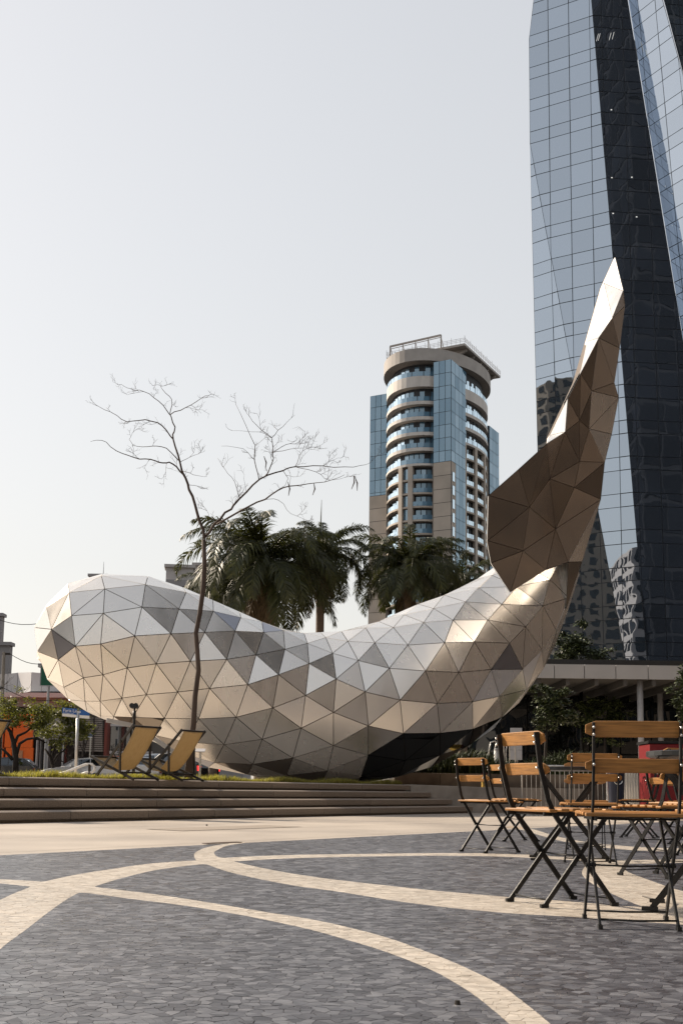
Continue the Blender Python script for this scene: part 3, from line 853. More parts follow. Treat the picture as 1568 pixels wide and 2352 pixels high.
for mname, poly, n in FACETS: fr_.add([p - n * .06 for p in poly], [tuple(range(len(poly)))])
fr_.build('mullion_frame', M['mullion'], tower)
# returns and back of the tower
base_ = MB(); bl_ = [A3, B3, D1, E1, G1, H1]
for p, q in zip(bl_[:-1], bl_[1:]): base_.add([Vector((p.x, p.y, 0)), Vector((q.x, q.y, 0)), q + UP * .3 - TN * .3, p + UP * .3 - TN * .3], [(0, 1, 2, 3)])
base_.build('base_wall', M['mullion'], tower)
bk = MB()
bp = [A3 - TN * 40, A2 - TN * 40, A1 - TN * 40, A0 - TN * 40]
bk.add([A3, A2, A1, A0] + bp, [(0, 4, 5, 1), (1, 5, 6, 2), (2, 6, 7, 3)])
bk.build('rear_wall', M['mullion'], tower)
# lit ceiling lamps that show through the dark face
M['lamp'] = nmat('ceiling_lamp')[0]
pb = M['lamp'].node_tree.nodes['Principled BSDF']; pb.inputs['Emission Color'].default_value = (1, .97, .9, 1); pb.inputs['Emission Strength'].default_value = .45
nD = FACETS[2][2]; bD = FACETS[2][1][0]
for (u, v, w) in [(1407, 82, .9), (1400, 84, .9), (1375, 85, .9), (1371, 86, .9), (1403, 252, .3), (1404, 408, .3), (1450, 407, .3), (1407, 490, .3), (1461, 498, .35), (1415, 620, .3)]:
    c = on_plane(u, v, bD + nD * .03, nD)
    mb = MB()
    if w > .5: mb.bar(c - UP * .45 - Vector((.12, 0, 0)), c + UP * .45 + Vector((.12, 0, 0)), .04, .03, nD)
    else: mb.box(c, (.15, .04, .09), (Vector((-nD.y, nD.x, 0)), nD, UP))
    mb.build('ceiling_lamp', M['lamp'], tower)

# ------------------------------------------------------------------ off-view blocks, mostly added for reflections and shadow
def plain_block(name, label, c, size, rot, mw, mg, floors, cols, win):
    t = thing(name, label, 'building', (c[0], c[1], 0))
    X = Vector((math.cos(rot), math.sin(rot), 0)); Y_ = Vector((-X.y, X.x, 0))
    mb = MB(); mb.box(Vector((c[0], c[1], size[2] / 2)), size, (X, Y_, UP)); mb.build('wall', mw, t)
    wm = MB()
    fh = size[2] / floors
    for sgn, ax, half, ln in ((1, Y_, size[1] / 2, size[0]), (-1, Y_, size[1] / 2, size[0]), (1, X, size[0] / 2, size[1]), (-1, X, size[0] / 2, size[1])):
        al = X if ax is Y_ else Y_
        nc = max(2, round(cols * ln / size[0])); cw = ln / nc
        for f in range(floors):
            for k in range(nc):
                p = Vector((c[0], c[1], 0)) + ax * (sgn * (half + .05)) + al * ((k + .5) * cw - ln / 2) + UP * ((f + .5) * fh)
                wm.box(p, (cw * win, .1, fh * win), (al, ax, UP))
    wm.build('windows', mg, t, kind='stuff')
    return t
M['dark_block'] = mat('dark_office_wall', (.030, .033, .040), .95, var=.2, scale=.2, spec=.05)
M['dark_pane'] = mat('dark_office_glass', (.012, .015, .021), .9, var=.3, scale=.1, per=.4, spec=.05)
M['brown_wall'] = mat('brown_stone_wall', (.085, .068, .055), .9, var=.3, scale=.15, spec=.1)
M['beige_wall'] = mat('beige_stone_wall', (.20, .155, .115), .8, var=.15, scale=.3)
# ------------------------------------------------------------------ apartment tower with curved balconies
BL = Vector((-.88, .475, 0)).normalized()     # along its left front, receding
BR = Vector((.475, .88, 0)).normalized()      # along its right front, receding
BC = at(1004, 1500, 256); BC.z = 0
apt = thing('apartment_tower', 'beige and blue-glass apartment tower with curved balconies and rooftop helipad', 'building', (BC.x, BC.y, 0))
M['blue_glass'] = glass_mat('blue_facade_glass', .20, (.10, .21, .31), (.75, .9, 1.0), .03, per=.25)
M['rail_glass'] = glass_mat('blue_rail_glass', .16, (.11, .22, .32), (.75, .9, 1.0), .03, per=.3)
M['apt_window'] = glass_mat('dull_window_glass', .06, (.06, .08, .10), (.75, .9, 1.0), .05, per=.3)
M['apt_stone'] = mat('beige_cladding', (.46, .40, .34), .8, var=.12, scale=.25, per=.06)
M['apt_white'] = mat('stained_white_render', (.62, .58, .54), .7, var=.16, scale=.5, stretch=(1, 1, .25))
M['apt_grey'] = mat('grey_concrete', (.40, .37, .345), .8, var=.12, scale=.4)
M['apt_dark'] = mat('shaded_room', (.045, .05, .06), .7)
M['apt_rail'] = mat('thin_railing', (.42, .42, .43), .5)
EA, EB = 15.0, 10.0
def ep(th, k=1.0, z=0.0):
    """plan ellipse: th = 0 towards -BR, grows towards BL"""
    return BC + (-BR) * (EA * k * math.cos(th)) + BL * (EB * k * math.sin(th)) + UP * z
def bq(l, r, z):
    return BC + BL * l + BR * r + UP * z
FH = 3.0
ZB = 94.0                                   # underside of the crown
TOPF = 62.2                                 # blue glass above, stone below
def lbox(l0, l1, r0, r1, z0, z1, name, m, mb=None):
    b = mb or MB(); c = bq((l0 + l1) / 2, (r0 + r1) / 2, (z0 + z1) / 2)
    b.box(c, (abs(l1 - l0), abs(r1 - r0), z1 - z0), (BL, BR, UP))
    return b if mb else b.build(name, m, apt)
# solid bodies: corner prism, left wing, right wing (cores; claddings are laid on them)
PR = dict(corner=(-7.3, -13.0))
core = MB()
lbox(-8.95, -5.1, -13.95, -5.5, 0, 93.2, '', None, core)
lbox(9, 12.95, -6.95, 10, 0, 90.9, '', None, core)
lbox(-8, 5, 10, 15.95, 0, 86, '', None, core)
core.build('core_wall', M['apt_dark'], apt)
def ring(k0, k1, z0, z1, th0, th1, n, name, m, mb=None):
    b = mb or MB()
    A = [th0 + (th1 - th0) * i / n for i in range(n + 1)]
    vs = []; fs = []
    for t in A: vs += [ep(t, k0, z0), ep(t, k1, z0), ep(t, k1, z1), ep(t, k0, z1)]
    for i in range(n):
        a, c = i * 4, i * 4 + 4
        fs += [(a, a + 1, c + 1, c), (a + 1, a + 2, c + 2, c + 1), (a + 2, a + 3, c + 3, c + 2), (a + 3, a, c, c + 3)]
    fs += [(0, 3, 2, 1), (n * 4, n * 4 + 1, n * 4 + 2, n * 4 + 3)]
    b.add(vs, fs)
    return b if mb else fix_normals(b.build(name, m, apt))
TL0, TL1 = -.55, 1.16          # left bay: angles seen left of the corner
TR0, TR1 = -2.34, -1.10        # right bay
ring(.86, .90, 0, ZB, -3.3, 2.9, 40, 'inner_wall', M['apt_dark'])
wz = random.Random(9)
for (t0, t1, n, nm) in ((TL0, TL1, 14, 'left'), (TR0, TR1, 18, 'right')):
    # upper balconies: white bands with glass rails, the topmost band tallest
    zz = [90.2, 86.2, 82.7, 79.2, 75.7, 72.4] if nm == 'left' else [89.0, 85.2, 81.9, 78.6]
    for i, z in enumerate(zz):
        z = z - 2.2
        hgt = 2.4 if i == 0 else .75
        if i == len(zz) - 1: hgt = .5
        sl = ring(.88, 1.0, z, z + hgt, t0, t1, n, 'balcony_slab', M['apt_white'])
        for k in range(n):
            a0 = t0 + (t1 - t0) * k / n; a1 = t0 + (t1 - t0) * (k + 1) / n
            mb = MB(); p, q = ep(a0 + .008, .997, z + hgt + .03), ep(a1 - .008, .997, z + hgt + .03)
            mb.add([p, q, q + UP * 1.0, p + UP * 1.0], [(0, 1, 2, 3)]); mb.build('rail_pane', M['rail_glass'], sl)
        # windows behind
        mb = MB()
        for k in range(n):
            a0 = t0 + (t1 - t0) * (k + .08) / n; a1 = t0 + (t1 - t0) * (k + .92) / n
            if wz.random() < .2: continue
            p, q = ep(a0, .905, z + hgt), ep(a1, .905, z + hgt)
            mb.add([p, q, q + UP * 2.6, p + UP * 2.6], [(0, 1, 2, 3)])
        mb.build('window_band', M['blue_glass'], sl, kind='stuff')
    # lower storeys: stone grid with balconies set between piers
    ztop = zz[-1] - 2.2
    nf = int(ztop / FH)
    piers = [t0 + .02, t0 + (t1 - t0) * .30, t0 + (t1 - t0) * .44, t0 + (t1 - t0) * .86, t1 - .02] if nm == 'left' else [t0 + .05, t0 + (t1 - t0) * .20, t0 + (t1 - t0) * .46, t0 + (t1 - t0) * .75, t1 - .02]
    for a in piers:
        w = .05 if nm == 'left' else .035
        ring(.93, 1.0, 0, ztop, a - w, a + w, 2, 'pier', M['apt_stone'])
    for f in range(nf):
        z = ztop - (f + 1) * FH
        if z < 18: break
        for a0, a1 in zip(piers[:-1], piers[1:]):
            narrow = (a1 - a0) < .24
            sl = ring(.88, .985, z - .28, z + .12, a0, a1, 5, 'floor_band', M['apt_stone'])
            if narrow:
                mb = MB(); p, q = ep(a0 + .05, .95, z + .12), ep(a1 - .05, .95, z + .12)
                mb.add([p, q, q + UP * 2.5, p + UP * 2.5], [(0, 1, 2, 3)]); mb.build('window', M['blue_glass'], sl)
                continue
            mb = MB()
            m_ = 4
            for k in range(m_):
                b0 = a0 + .05 + (a1 - a0 - .1) * k / m_; b1 = a0 + .05 + (a1 - a0 - .1) * (k + 1) / m_
                p, q = ep(b0 + .004, .98, z + .15), ep(b1 - .004, .98, z + .15)
                mb.add([p, q, q + UP * .95, p + UP * .95], [(0, 1, 2, 3)])
            mb.build('balcony_rail', M['rail_glass'], sl)
            mb = MB()
            for k in range(3):
                b0 = a0 + .07 + (a1 - a0 - .14) * k / 3; b1 = a0 + .07 + (a1 - a0 - .14) * (k + 1) / 3
                p, q = ep(b0 + .01, .905, z + .15), ep(b1 - .01, .905, z + .15)
                mb.add([p, q, q + UP * 2.3, p + UP * 2.3], [(0, 1, 2, 3)])
            mb.build('window', M['blue_glass'], sl)
# claddings on flat faces
def clad(org, ux, ln, z0, z1, cols, rowh, name, m, gap=.05, out=None):
    cw = ln / cols; z = z1
    nn = ux.cross(UP)
    if nn.y > 0: nn = -nn
    while z > z0 + .1:
        zb = max(z - rowh, z0)
        for k in range(cols):
            mb = MB(); p = org + ux * (k * cw + gap) + nn * .03
            q = org + ux * ((k + 1) * cw - gap) + nn * .03
            mb.add([Vector((p.x, p.y, zb + gap)), Vector((q.x, q.y, zb + gap)), Vector((q.x, q.y, z - gap)), Vector((p.x, p.y, z - gap))], [(0, 1, 2, 3)])
            mb.build(name, m, apt)
        z = zb
c = bq(-9, -14, 0)
clad(c, BL, 3.9, 70.5, 93.2, 3, 2.9, 'glass_pane', M['blue_glass'])
clad(c, BL, 3.9, 20, 70.5, 1, 3.0, 'stone_panel', M['apt_stone'])
clad(c, BR, 8.0, 70.5, 93.2, 4, 2.9, 'glass_pane', M['blue_glass'])
clad(c, BR, 2.4, 20, 70.5, 1, 3.0, 'stone_panel', M['apt_stone'])
clad(c + BR * 2.4, BR, 5.6, 20, 70.5, 3, 3.0, 'glass_pane', M['blue_glass'])
c = bq(8.9, -7, 0)
clad(c, BL, 4.1, 67, 90.9, 3, 2.9, 'glass_pane', M['blue_glass'])
clad(c, BL, 4.1, 20, 67, 1, 3.0, 'stone_panel', M['apt_stone'])
c = bq(-8.05, 10, 0)
clad(c, BR, 6.0, 20, 86, 3, 2.9, 'glass_pane', M['blue_glass'])
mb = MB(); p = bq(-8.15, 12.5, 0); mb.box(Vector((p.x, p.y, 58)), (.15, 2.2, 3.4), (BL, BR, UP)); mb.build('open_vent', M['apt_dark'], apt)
# windows cut in the stone beside the corner
for f in range(16):
    mb = MB(); p = bq(-9.1, -13.0, 67.2 - f * FH); mb.box(p, (.1, 1.1, 2.0), (BL, BR, UP)); mb.build('narrow_window', M['apt_window'], apt)
# crown ring, drum, helipad
ring(.99, 1.06, 93.6, 96.4, -2.9, 2.3, 44, 'crown_ring', M['apt_grey'])
ring(.80, .82, 92, 96.0, -3.0, 2.6, 36, 'drum', M['apt_grey'])
ring(0.02, .99, 93.55, 93.7, -3.0, 2.6, 36, 'roof_deck', M['apt_grey'])
HC = BC + Vector((4.4, -13.4, 0))
pad = MB(); pc = HC + BL * 9 + BR * 10.5 + UP * 98.0
pad.box(pc, (18, 21, .5), (BL, BR, UP)); pado = pad.build('helipad', M['apt_grey'], apt)
for k in range(5):
    mb = MB(); a = HC + BR * (2 + k * 4.2)
    mb.add([a + BL * .5 + UP * 97.7, a + BL * 6 + UP * 97.7, a + BL * 6 + UP * 94.5, a + BL * .5 + UP * 97.3] + [q + BR * .5 for q in (a + BL * .5 + UP * 97.7, a + BL * 6 + UP * 97.7, a + BL * 6 + UP * 94.5, a + BL * .5 + UP * 97.3)],
           [(0, 1, 2, 3), (7, 6, 5, 4), (0, 4, 5, 1), (1, 5, 6, 2), (2, 6, 7, 3), (3, 7, 4, 0)])
    fix_normals(mb.build('bracket', M['apt_grey'], pado))
mb = MB(); q = HC + BL * 12 + BR * 11; mb.box(q + UP * 95.8, (11, 14, 4), (BL, BR, UP)); mb.build('plant_room', M['apt_grey'], apt)
rl = MB()
def fence(a, b, n):
    for z in (.5, .85, 1.2): rl.bar(a + UP * (98.25 + z), b + UP * (98.25 + z), .05, .05)
    for i in range(n + 1):
        p = a + (b - a) * (i / n); rl.bar(p + UP * 98.25, p + UP * (99.5 if i % 3 else 100.0), .06, .06, (1, 0, 0))
fence(HC, HC + BL * 18, 18); fence(HC, HC + BR * 21, 20); fence(HC + BL * 18, HC + BL * 18 + BR * 8, 8)
rl.build('railing', M['apt_rail'], pado)
gt = MB(); g0 = HC + BL * 17 - BR * .3 + UP * 97; g1 = HC + BL * 5.2 - BR * .3 + UP * 97
gt.bar(g0 + UP * 3.6, g1 + UP * 4.0, .35, .35); gt.bar(g0 + UP * 3.0, g1 + UP * 3.5, .12, .12)
for i in range(5):
    p = g0 + (g1 - g0) * (i / 4); gt.bar(p - UP * 2, p + UP * (3.6 + .1 * i), .30 if i in (0, 4) else .16, .2, (1, 0, 0))
    gt.bar(p + UP * 3.6, p + UP * 1.5 + BR * 1.5, .1, .1)
gt.build('sign_gantry', M['apt_grey'], apt)

apt.scale = (1.075, 1.075, 1.012)
# ------------------------------------------------------------------ paler blocks far behind
def far_block(name, label, x0, x1, ytop, Y, mw, depth=14, floors=0, rows=None, roof=True, skew=0.0):
    p0, p1 = at(x0, 1780, Y), at(x1, 1780, Y + skew); zt = at((x0 + x1) / 2, ytop, Y).z
    t = thing(name, label, 'building', ((p0.x + p1.x) / 2, (p0.y + p1.y) / 2, 0))
    ux = (p1 - p0); ux.z = 0; w = ux.length; ux.normalize(); uy = Vector((-ux.y, ux.x, 0)); c = Vector(((p0.x + p1.x) / 2, (p0.y + p1.y) / 2, 0))
    mb = MB(); mb.box(c + uy * depth / 2 + UP * zt / 2, (w, depth, zt), (ux, uy, UP)); mb.build('wall', mw, t)
    if roof:
        mb = MB(); mb.box(c + uy * (depth / 2 - .15) + UP * (zt + .25), (w + .6, depth + .6, .5), (ux, uy, UP)); mb.build('parapet', mw, t)
    return t, c, ux, uy, w, zt
M['pale_render'] = mat('pale_render', (.52, .49, .475), .8, var=.08, scale=.3)
M['grey_render'] = mat('grey_render', (.33, .315, .32), .8, var=.08, scale=.3)
M['far_window'] = glass_mat('far_window', .25, (.10, .105, .115), per=.3)
t, c, ux, uy, w, zt = far_block('balcony_block', 'pale grey apartment block with wide balconies behind the bare tree', 366, 430, 1303, 190, M['pale_render'], 3, skew=.5)
for k in range(4):
    z = zt - 3.4 - k * 3.3
    mb = MB(); mb.box(c - uy * .5 + UP * (z + .55), (w * .98, 1.2, 1.1), (ux, uy, UP)); sl = mb.build('balcony', M['grey_render'] if k % 2 == 0 else M['pale_render'], t)
    for a in (-.27, .22):
        mb = MB(); mb.box(c + ux * (a * w) - uy * .04 + UP * (z - 1.0), (w * .42, .08, 1.9), (ux, uy, UP)); mb.build('window', M['far_window'], t)
far_block('plain_block', 'plain grey rendered block beside the balconied one, half hidden by palms', 431, 560, 1300, 196, M['grey_render'], 16)
t, c, ux, uy, w, zt = far_block('rooftop_block', 'distant pale block peeping over the palm crown with roof railing', 505, 552, 1232, 260, M['pale_render'], 12)
mb = MB()
for i in range(6): mb.bar(c + ux * ((i / 5 - .5) * w) + UP * zt, c + ux * ((i / 5 - .5) * w) + UP * (zt + 1.6), .06, .06, (1, 0, 0))
mb.bar(c - ux * w / 2 + UP * (zt + 1.6), c + ux * w / 2 + UP * (zt + 1.6), .06, .06); mb.build('railing', M['apt_rail'], t)
t, c, ux, uy, w, zt = far_block('mast_block', 'small far block with thin mast just above the whale head', 187, 226, 1324, 220, M['grey_render'], 12)
mb = MB(); mb.tube([c + ux * (w * .32) + UP * zt, c + ux * (w * .32) + UP * (zt + 1.5), c + ux * (w * .32) + UP * (zt + 3.0)], [.09, .06, .03], 6); mb.build('mast', M['apt_rail'], t)
# ------------------------------------------------------------------ street at the left
ROAD_Z = .52
mb = MB(); mb.prism([Vector((-60, 48, ROAD_Z)), Vector((8, 48, ROAD_Z)), Vector((8, 84, ROAD_Z)), Vector((-60, 84, ROAD_Z))], -UP * .6)
tag(fix_normals(mb.build('avenue', M['asphalt'])), kind='structure')
mb = MB(); mb.prism([Vector((-60, 72, ROAD_Z + .12)), Vector((8, 72, ROAD_Z + .12)), Vector((8, 84, ROAD_Z + .12)), Vector((-60, 84, ROAD_Z + .12))], -UP * .3)
tag(fix_normals(mb.build('far_sidewalk', M['concrete'])), kind='structure')
M['orange'] = mat('orange_panel', (.78, .135, .012), .35, var=.15, scale=.25, coat=.3)
M['shop_dark'] = mat('shop_interior', (.05, .04, .035), .7, var=.3, scale=.4)
M['shop_glass'] = glass_mat('shop_glass', .12, (.03, .03, .032), per=.3)
M['red_paint'] = mat('dark_red_paint', (.17, .035, .025), .5, var=.12, scale=.8)
M['fascia'] = mat('pale_fascia', (.55, .54, .55), .5, var=.06, scale=.3)
M['shutter'] = mat('louvre_metal', (.30, .27, .245), .5, var=.15, scale=1.5)
YS = 80.0
def sbox(mb, x0, x1, y0, y1, Y, depth):
    """box whose front shows between two grid corners"""
    a = at(x0, y1, Y); b = at(x1, y0, Y)
    mb.bb((a.x, Y, min(a.z, b.z)), (b.x, Y + depth, max(a.z, b.z))); return mb
# orange bank front
t = thing('orange_storefront', 'glossy bright orange storefront behind the street trees', 'storefront', (at(40, 1770, YS).x, YS, ROAD_Z))
xs = [-60, -14, 10, 28.5, 78]
for i in range(4):
    for (v0, v1) in ((1668, 1716.5), (1717.5, 1790)):
        sbox(MB(), xs[i] + .6, xs[i + 1] - .6, v0, v1, YS, .25).build('orange_panel', M['orange'], t)
sbox(MB(), -60, 80, 1640, 1667, YS - .1, 9).build('upper_wall', M['orange'], t)
sbox(MB(), -60, 78, 1667, 1790, YS + .3, 8).build('rear_wall', M['shop_dark'], t)
sbox(MB(), 39, 53, 1724, 1744, YS - .08, .06).build('poster', mat('faded_poster', (.45, .22, .12), .6), t)
sbox(MB(), 80, 86.5, 1700, 1790, YS - .3, .5).build('white_post', M['fascia'], t)
# entrance bay beside it
t = thing('entrance_bay', 'grey entrance with steel door jambs beside the orange storefront', 'entrance', (at(100, 1770, YS).x, YS, ROAD_Z))
sbox(MB(), 87, 170, 1690, 1790, YS + 1.2, 6).build('back_wall', M['shop_dark'], t)
sbox(MB(), 87, 170, 1648, 1698, YS, 1.0).build('lintel', M['grey_render'], t)
for a, b in ((89, 95), (103, 113), (140, 148)): sbox(MB(), a, b, 1698, 1790, YS + .2, .6).build('door_jamb', M['grey_paint'], t)
sbox(MB(), 147, 152, 1700, 1790, YS + .1, .5).build('red_post', M['red_paint'], t)
# louvred building behind the whale head
t = thing('louvred_building', 'brown building with rows of horizontal metal louvres under the whale head', 'building', (at(220, 1770, YS).x, YS, ROAD_Z))
sbox(MB(), 168, 330, 1560, 1790, YS + 2, 12).build('wall', M['shop_dark'], t)
for k in range(16):
    v = 1648 + k * 5.0
    sbox(MB(), 172, 236, v, v + 2.4, YS + 1, .4).build('louvre', M['shutter'], t)
for a, b in ((191, 193.5), (213, 215.5)): sbox(MB(), a, b, 1640, 1770, YS + .9, .3).build('louvre_post', M['shop_dark'], t)
sbox(MB(), 236, 249, 1640, 1790, YS - 2, .9).build('red_pillar', M['red_paint'], t)
for a, b, c_, d in ((253, 300, 1662, 1740), (303, 350, 1662, 1740)):
    f = sbox(MB(), a, b, c_, d, YS + 1.5, .2).build('shop_window', M['shop_glass'], t)
for (a, b, c_, d, m) in ((252, 298, 1663, 1668, 'fascia'), (252, 350, 1726, 1731, 'fascia'), (252, 420, 1738, 1752, 'orange')):
    sbox(MB(), a, b, c_, d, YS + 1.2, .2).build('fascia_strip', M[m], t)
# low white building with curved upper band
t = thing('white_band_building', 'long grey-white building with curved upper band and flat canopy', 'building', (at(70, 1600, 92).x, 92, ROAD_Z))
seg = [(-30, 1549), (18, 1548), (42, 1545), (74, 1544), (98, 1546), (150, 1552)]
for (xa, va), (xb, vb) in zip(seg[:-1], seg[1:]):
    Y0 = 92 + (6 if xb <= 74 else 2); a = at(xa, va, 96 if xa < 70 else 93); b = at(xb, vb, 96 if xb < 70 else 93)
    zl = at(xa, 1590, 94).z
    mb = MB(); mb.add([Vector((a.x, a.y, zl)), Vector((b.x - .03, b.y, zl)), Vector((b.x - .03, b.y, b.z)), Vector((a.x, a.y, a.z)), Vector((a.x, a.y + 9, zl)), Vector((b.x, b.y + 9, zl)), Vector((b.x, b.y + 9, b.z)), Vector((a.x, a.y + 9, a.z))],
                      [(0, 1, 2, 3), (3, 2, 6, 7), (4, 7, 6, 5), (0, 3, 7, 4), (1, 5, 6, 2)])
    fix_normals(mb.build('upper_band_panel', M['fascia'], t))
sbox(MB(), -30, 175, 1592, 1600, 90, 5).build('canopy', M['fascia'], t)
sbox(MB(), -30, 175, 1602, 1622, 91, 5).build('canopy_soffit', M['grey_render'], t)
sbox(MB(), -30, 175, 1622, 1700, 92, 6).build('wall', M['shop_dark'], t)
sbox(MB(), 109, 118, 1624, 1644, 91.5, .3).build('lit_window', M['fascia'], t)
# green banner just behind the head
t = thing('green_banner', 'dark green banner board beside the whale head', 'banner', (at(104, 1560, 70).x, 70, at(104, 1573, 70).z))
sbox(MB(), 94, 125, 1528, 1574, 70, .08).build('board', mat('green_board', (.006, .12, .065), .5, var=.05), t)
sbox(MB(), 92.5, 94, 1528, 1575.5, 69.98, .12).build('frame_bar', M['grey_paint'], t)
sbox(MB(), 94.3, 125, 1574.2, 1575.6, 69.97, .12).build('frame_bar', M['grey_paint'], t)
mb = MB(); q = at(112, 1574, 70); mb.tube([Vector((q.x, 70.05, ROAD_Z)), Vector((q.x, 70.05, q.z))], .08, 8); mb.build('post', M['grey_paint'], t)
# tall grey blocks at the rim of the picture
t, c, ux, uy, w, zt = far_block('slate_tower', 'tall slate grey tower cut by the picture edge, the higher of two', -60, -14, 1415, 180, M['grey_render'], 1.5)
t2 = far_block('grey_stepped_block', 'lower grey block stepping down in front of the slate tower', -60, 8, 1482, 165, M['grey_render'], 1.5)
far_block('tiny_white_block', 'tiny white rooftop box above the long white building', 83, 96, 1533, 150, M['pale_render'], 2)
# street name sign
SP_ = at(152, 1780, 46)
t = thing('street_sign', 'blue street name sign reading Faria Lima on a grey pole', 'street sign', (SP_.x, 46, ROAD_Z - .1))
mb = MB(); top = at(180, 1640, 46); mb.tube([Vector((SP_.x + .38, 46.04, ROAD_Z - .2)), Vector((top.x - .02, 46.04, top.z + .1))], .06, 10); mb.build('pole', M['steel'], t, smooth=True)
b0 = at(143.5, 1644, 46); b1 = at(177.5, 1648.5, 46)
c0 = at(143.5, 1625, 46); c1 = at(177.5, 1628, 46)
M['sign_blue'] = mat('sign_blue', (.012, .10, .36), .4, var=.03)
def quad(mb, a, b, c, d, th): mb.prism([a, b, c, d], Vector((0, th, 0))); return mb
lo0, lo1 = at(143.5, 1638.5, 46), at(177.5, 1642, 46)
fix_normals(quad(MB(), lo0, lo1, c1, c0, .03).build('sign_plate', M['sign_blue'], t))
fix_normals(quad(MB(), at(143.5, 1645, 46), at(177.5, 1648, 46), lo1, lo0, .03).build('white_strip', M['white_paint'], t))
X_ = (c1 - c0).normalized(); U_ = Vector((0, 0, 1))
M['sign_white'] = mat('sign_white', (.85, .85, .85), .5, var=.02)
text_mesh('Faria Lima', .175, X_, U_, at(145.5, 1634.0, 45.97), 'lettering', M['sign_white'], t)
text_mesh('Av. Brigadeiro Faria', .055, X_, U_, at(145.8, 1637.9, 45.97), 'small_lettering', M['sign_white'], t)
fix_normals(quad(MB(), at(183, 1642.2, 46), at(206, 1644, 46), at(206, 1632, 46), at(183, 1630, 46), .03).build('sign_plate', M['sign_blue'], t))
fix_normals(quad(MB(), at(183, 1649, 46), at(206, 1651, 46), at(206, 1644.2, 46), at(183, 1642.4, 46), .03).build('white_strip', M['white_paint'], t))
# slim bus-stop style sign further off
t = thing('small_blue_sign', 'small blue and white notice on a thin post under the whale head', 'sign', (at(211, 1780, 66).x, 66, ROAD_Z))
sbox(MB(), 201, 212, 1686, 1692, 66, .05).build('plate', M['sign_blue'], t); sbox(MB(), 201, 212, 1692.2, 1695, 66, .05).build('white_strip', M['white_paint'], t)
sbox(MB(), 205.8, 207, 1695.2, 1790, 66, .05).build('post', M['steel'], t)
M['wire'] = mat('wire', (.02, .02, .02), 1.0, spec=0)
# concrete pole with wires at the far left
t = thing('utility_pole', 'slim concrete utility pole with crossarm at the picture edge', 'utility pole', (at(0, 1780, 64).x, 64, ROAD_Z))
mb = MB(); mb.tube([at(-2, 1795, 64), at(10, 1498, 64)], [.13, .09], 8); mb.build('pole', M['concrete'], t)
mb = MB(); mb.bar(at(6, 1502, 64), at(24, 1502, 64), .12, .1); mb.build('crossarm', M['dark_wood'], t)
mb = MB(); mb.tube([at(2, 1580, 64), at(9, 1580, 64)], .12, 6); mb.build('clamp', M['dark_wood'], t)
for i, (p, q) in enumerate((((-20, 1417, 66), (130, 1424, 60)), ((24, 1502, 64), (130, 1518, 60)), ((9, 1580, 64), (150, 1606, 60)))):
    a, b = at(*p), at(*q); pts = [a + (b - a) * (k / 8) - UP * (.35 * math.sin(math.pi * k / 8)) for k in range(9)]
    mb = MB(); mb.tube(pts, .018, 4)
    tag(mb.build('overhead_wire', M['wire']), ['topmost overhead wire running to the whale head', 'middle overhead wire slung from the pole crossarm', 'lowest overhead wire crossing the white building'][i], 'wire', 'overhead wires at the street')

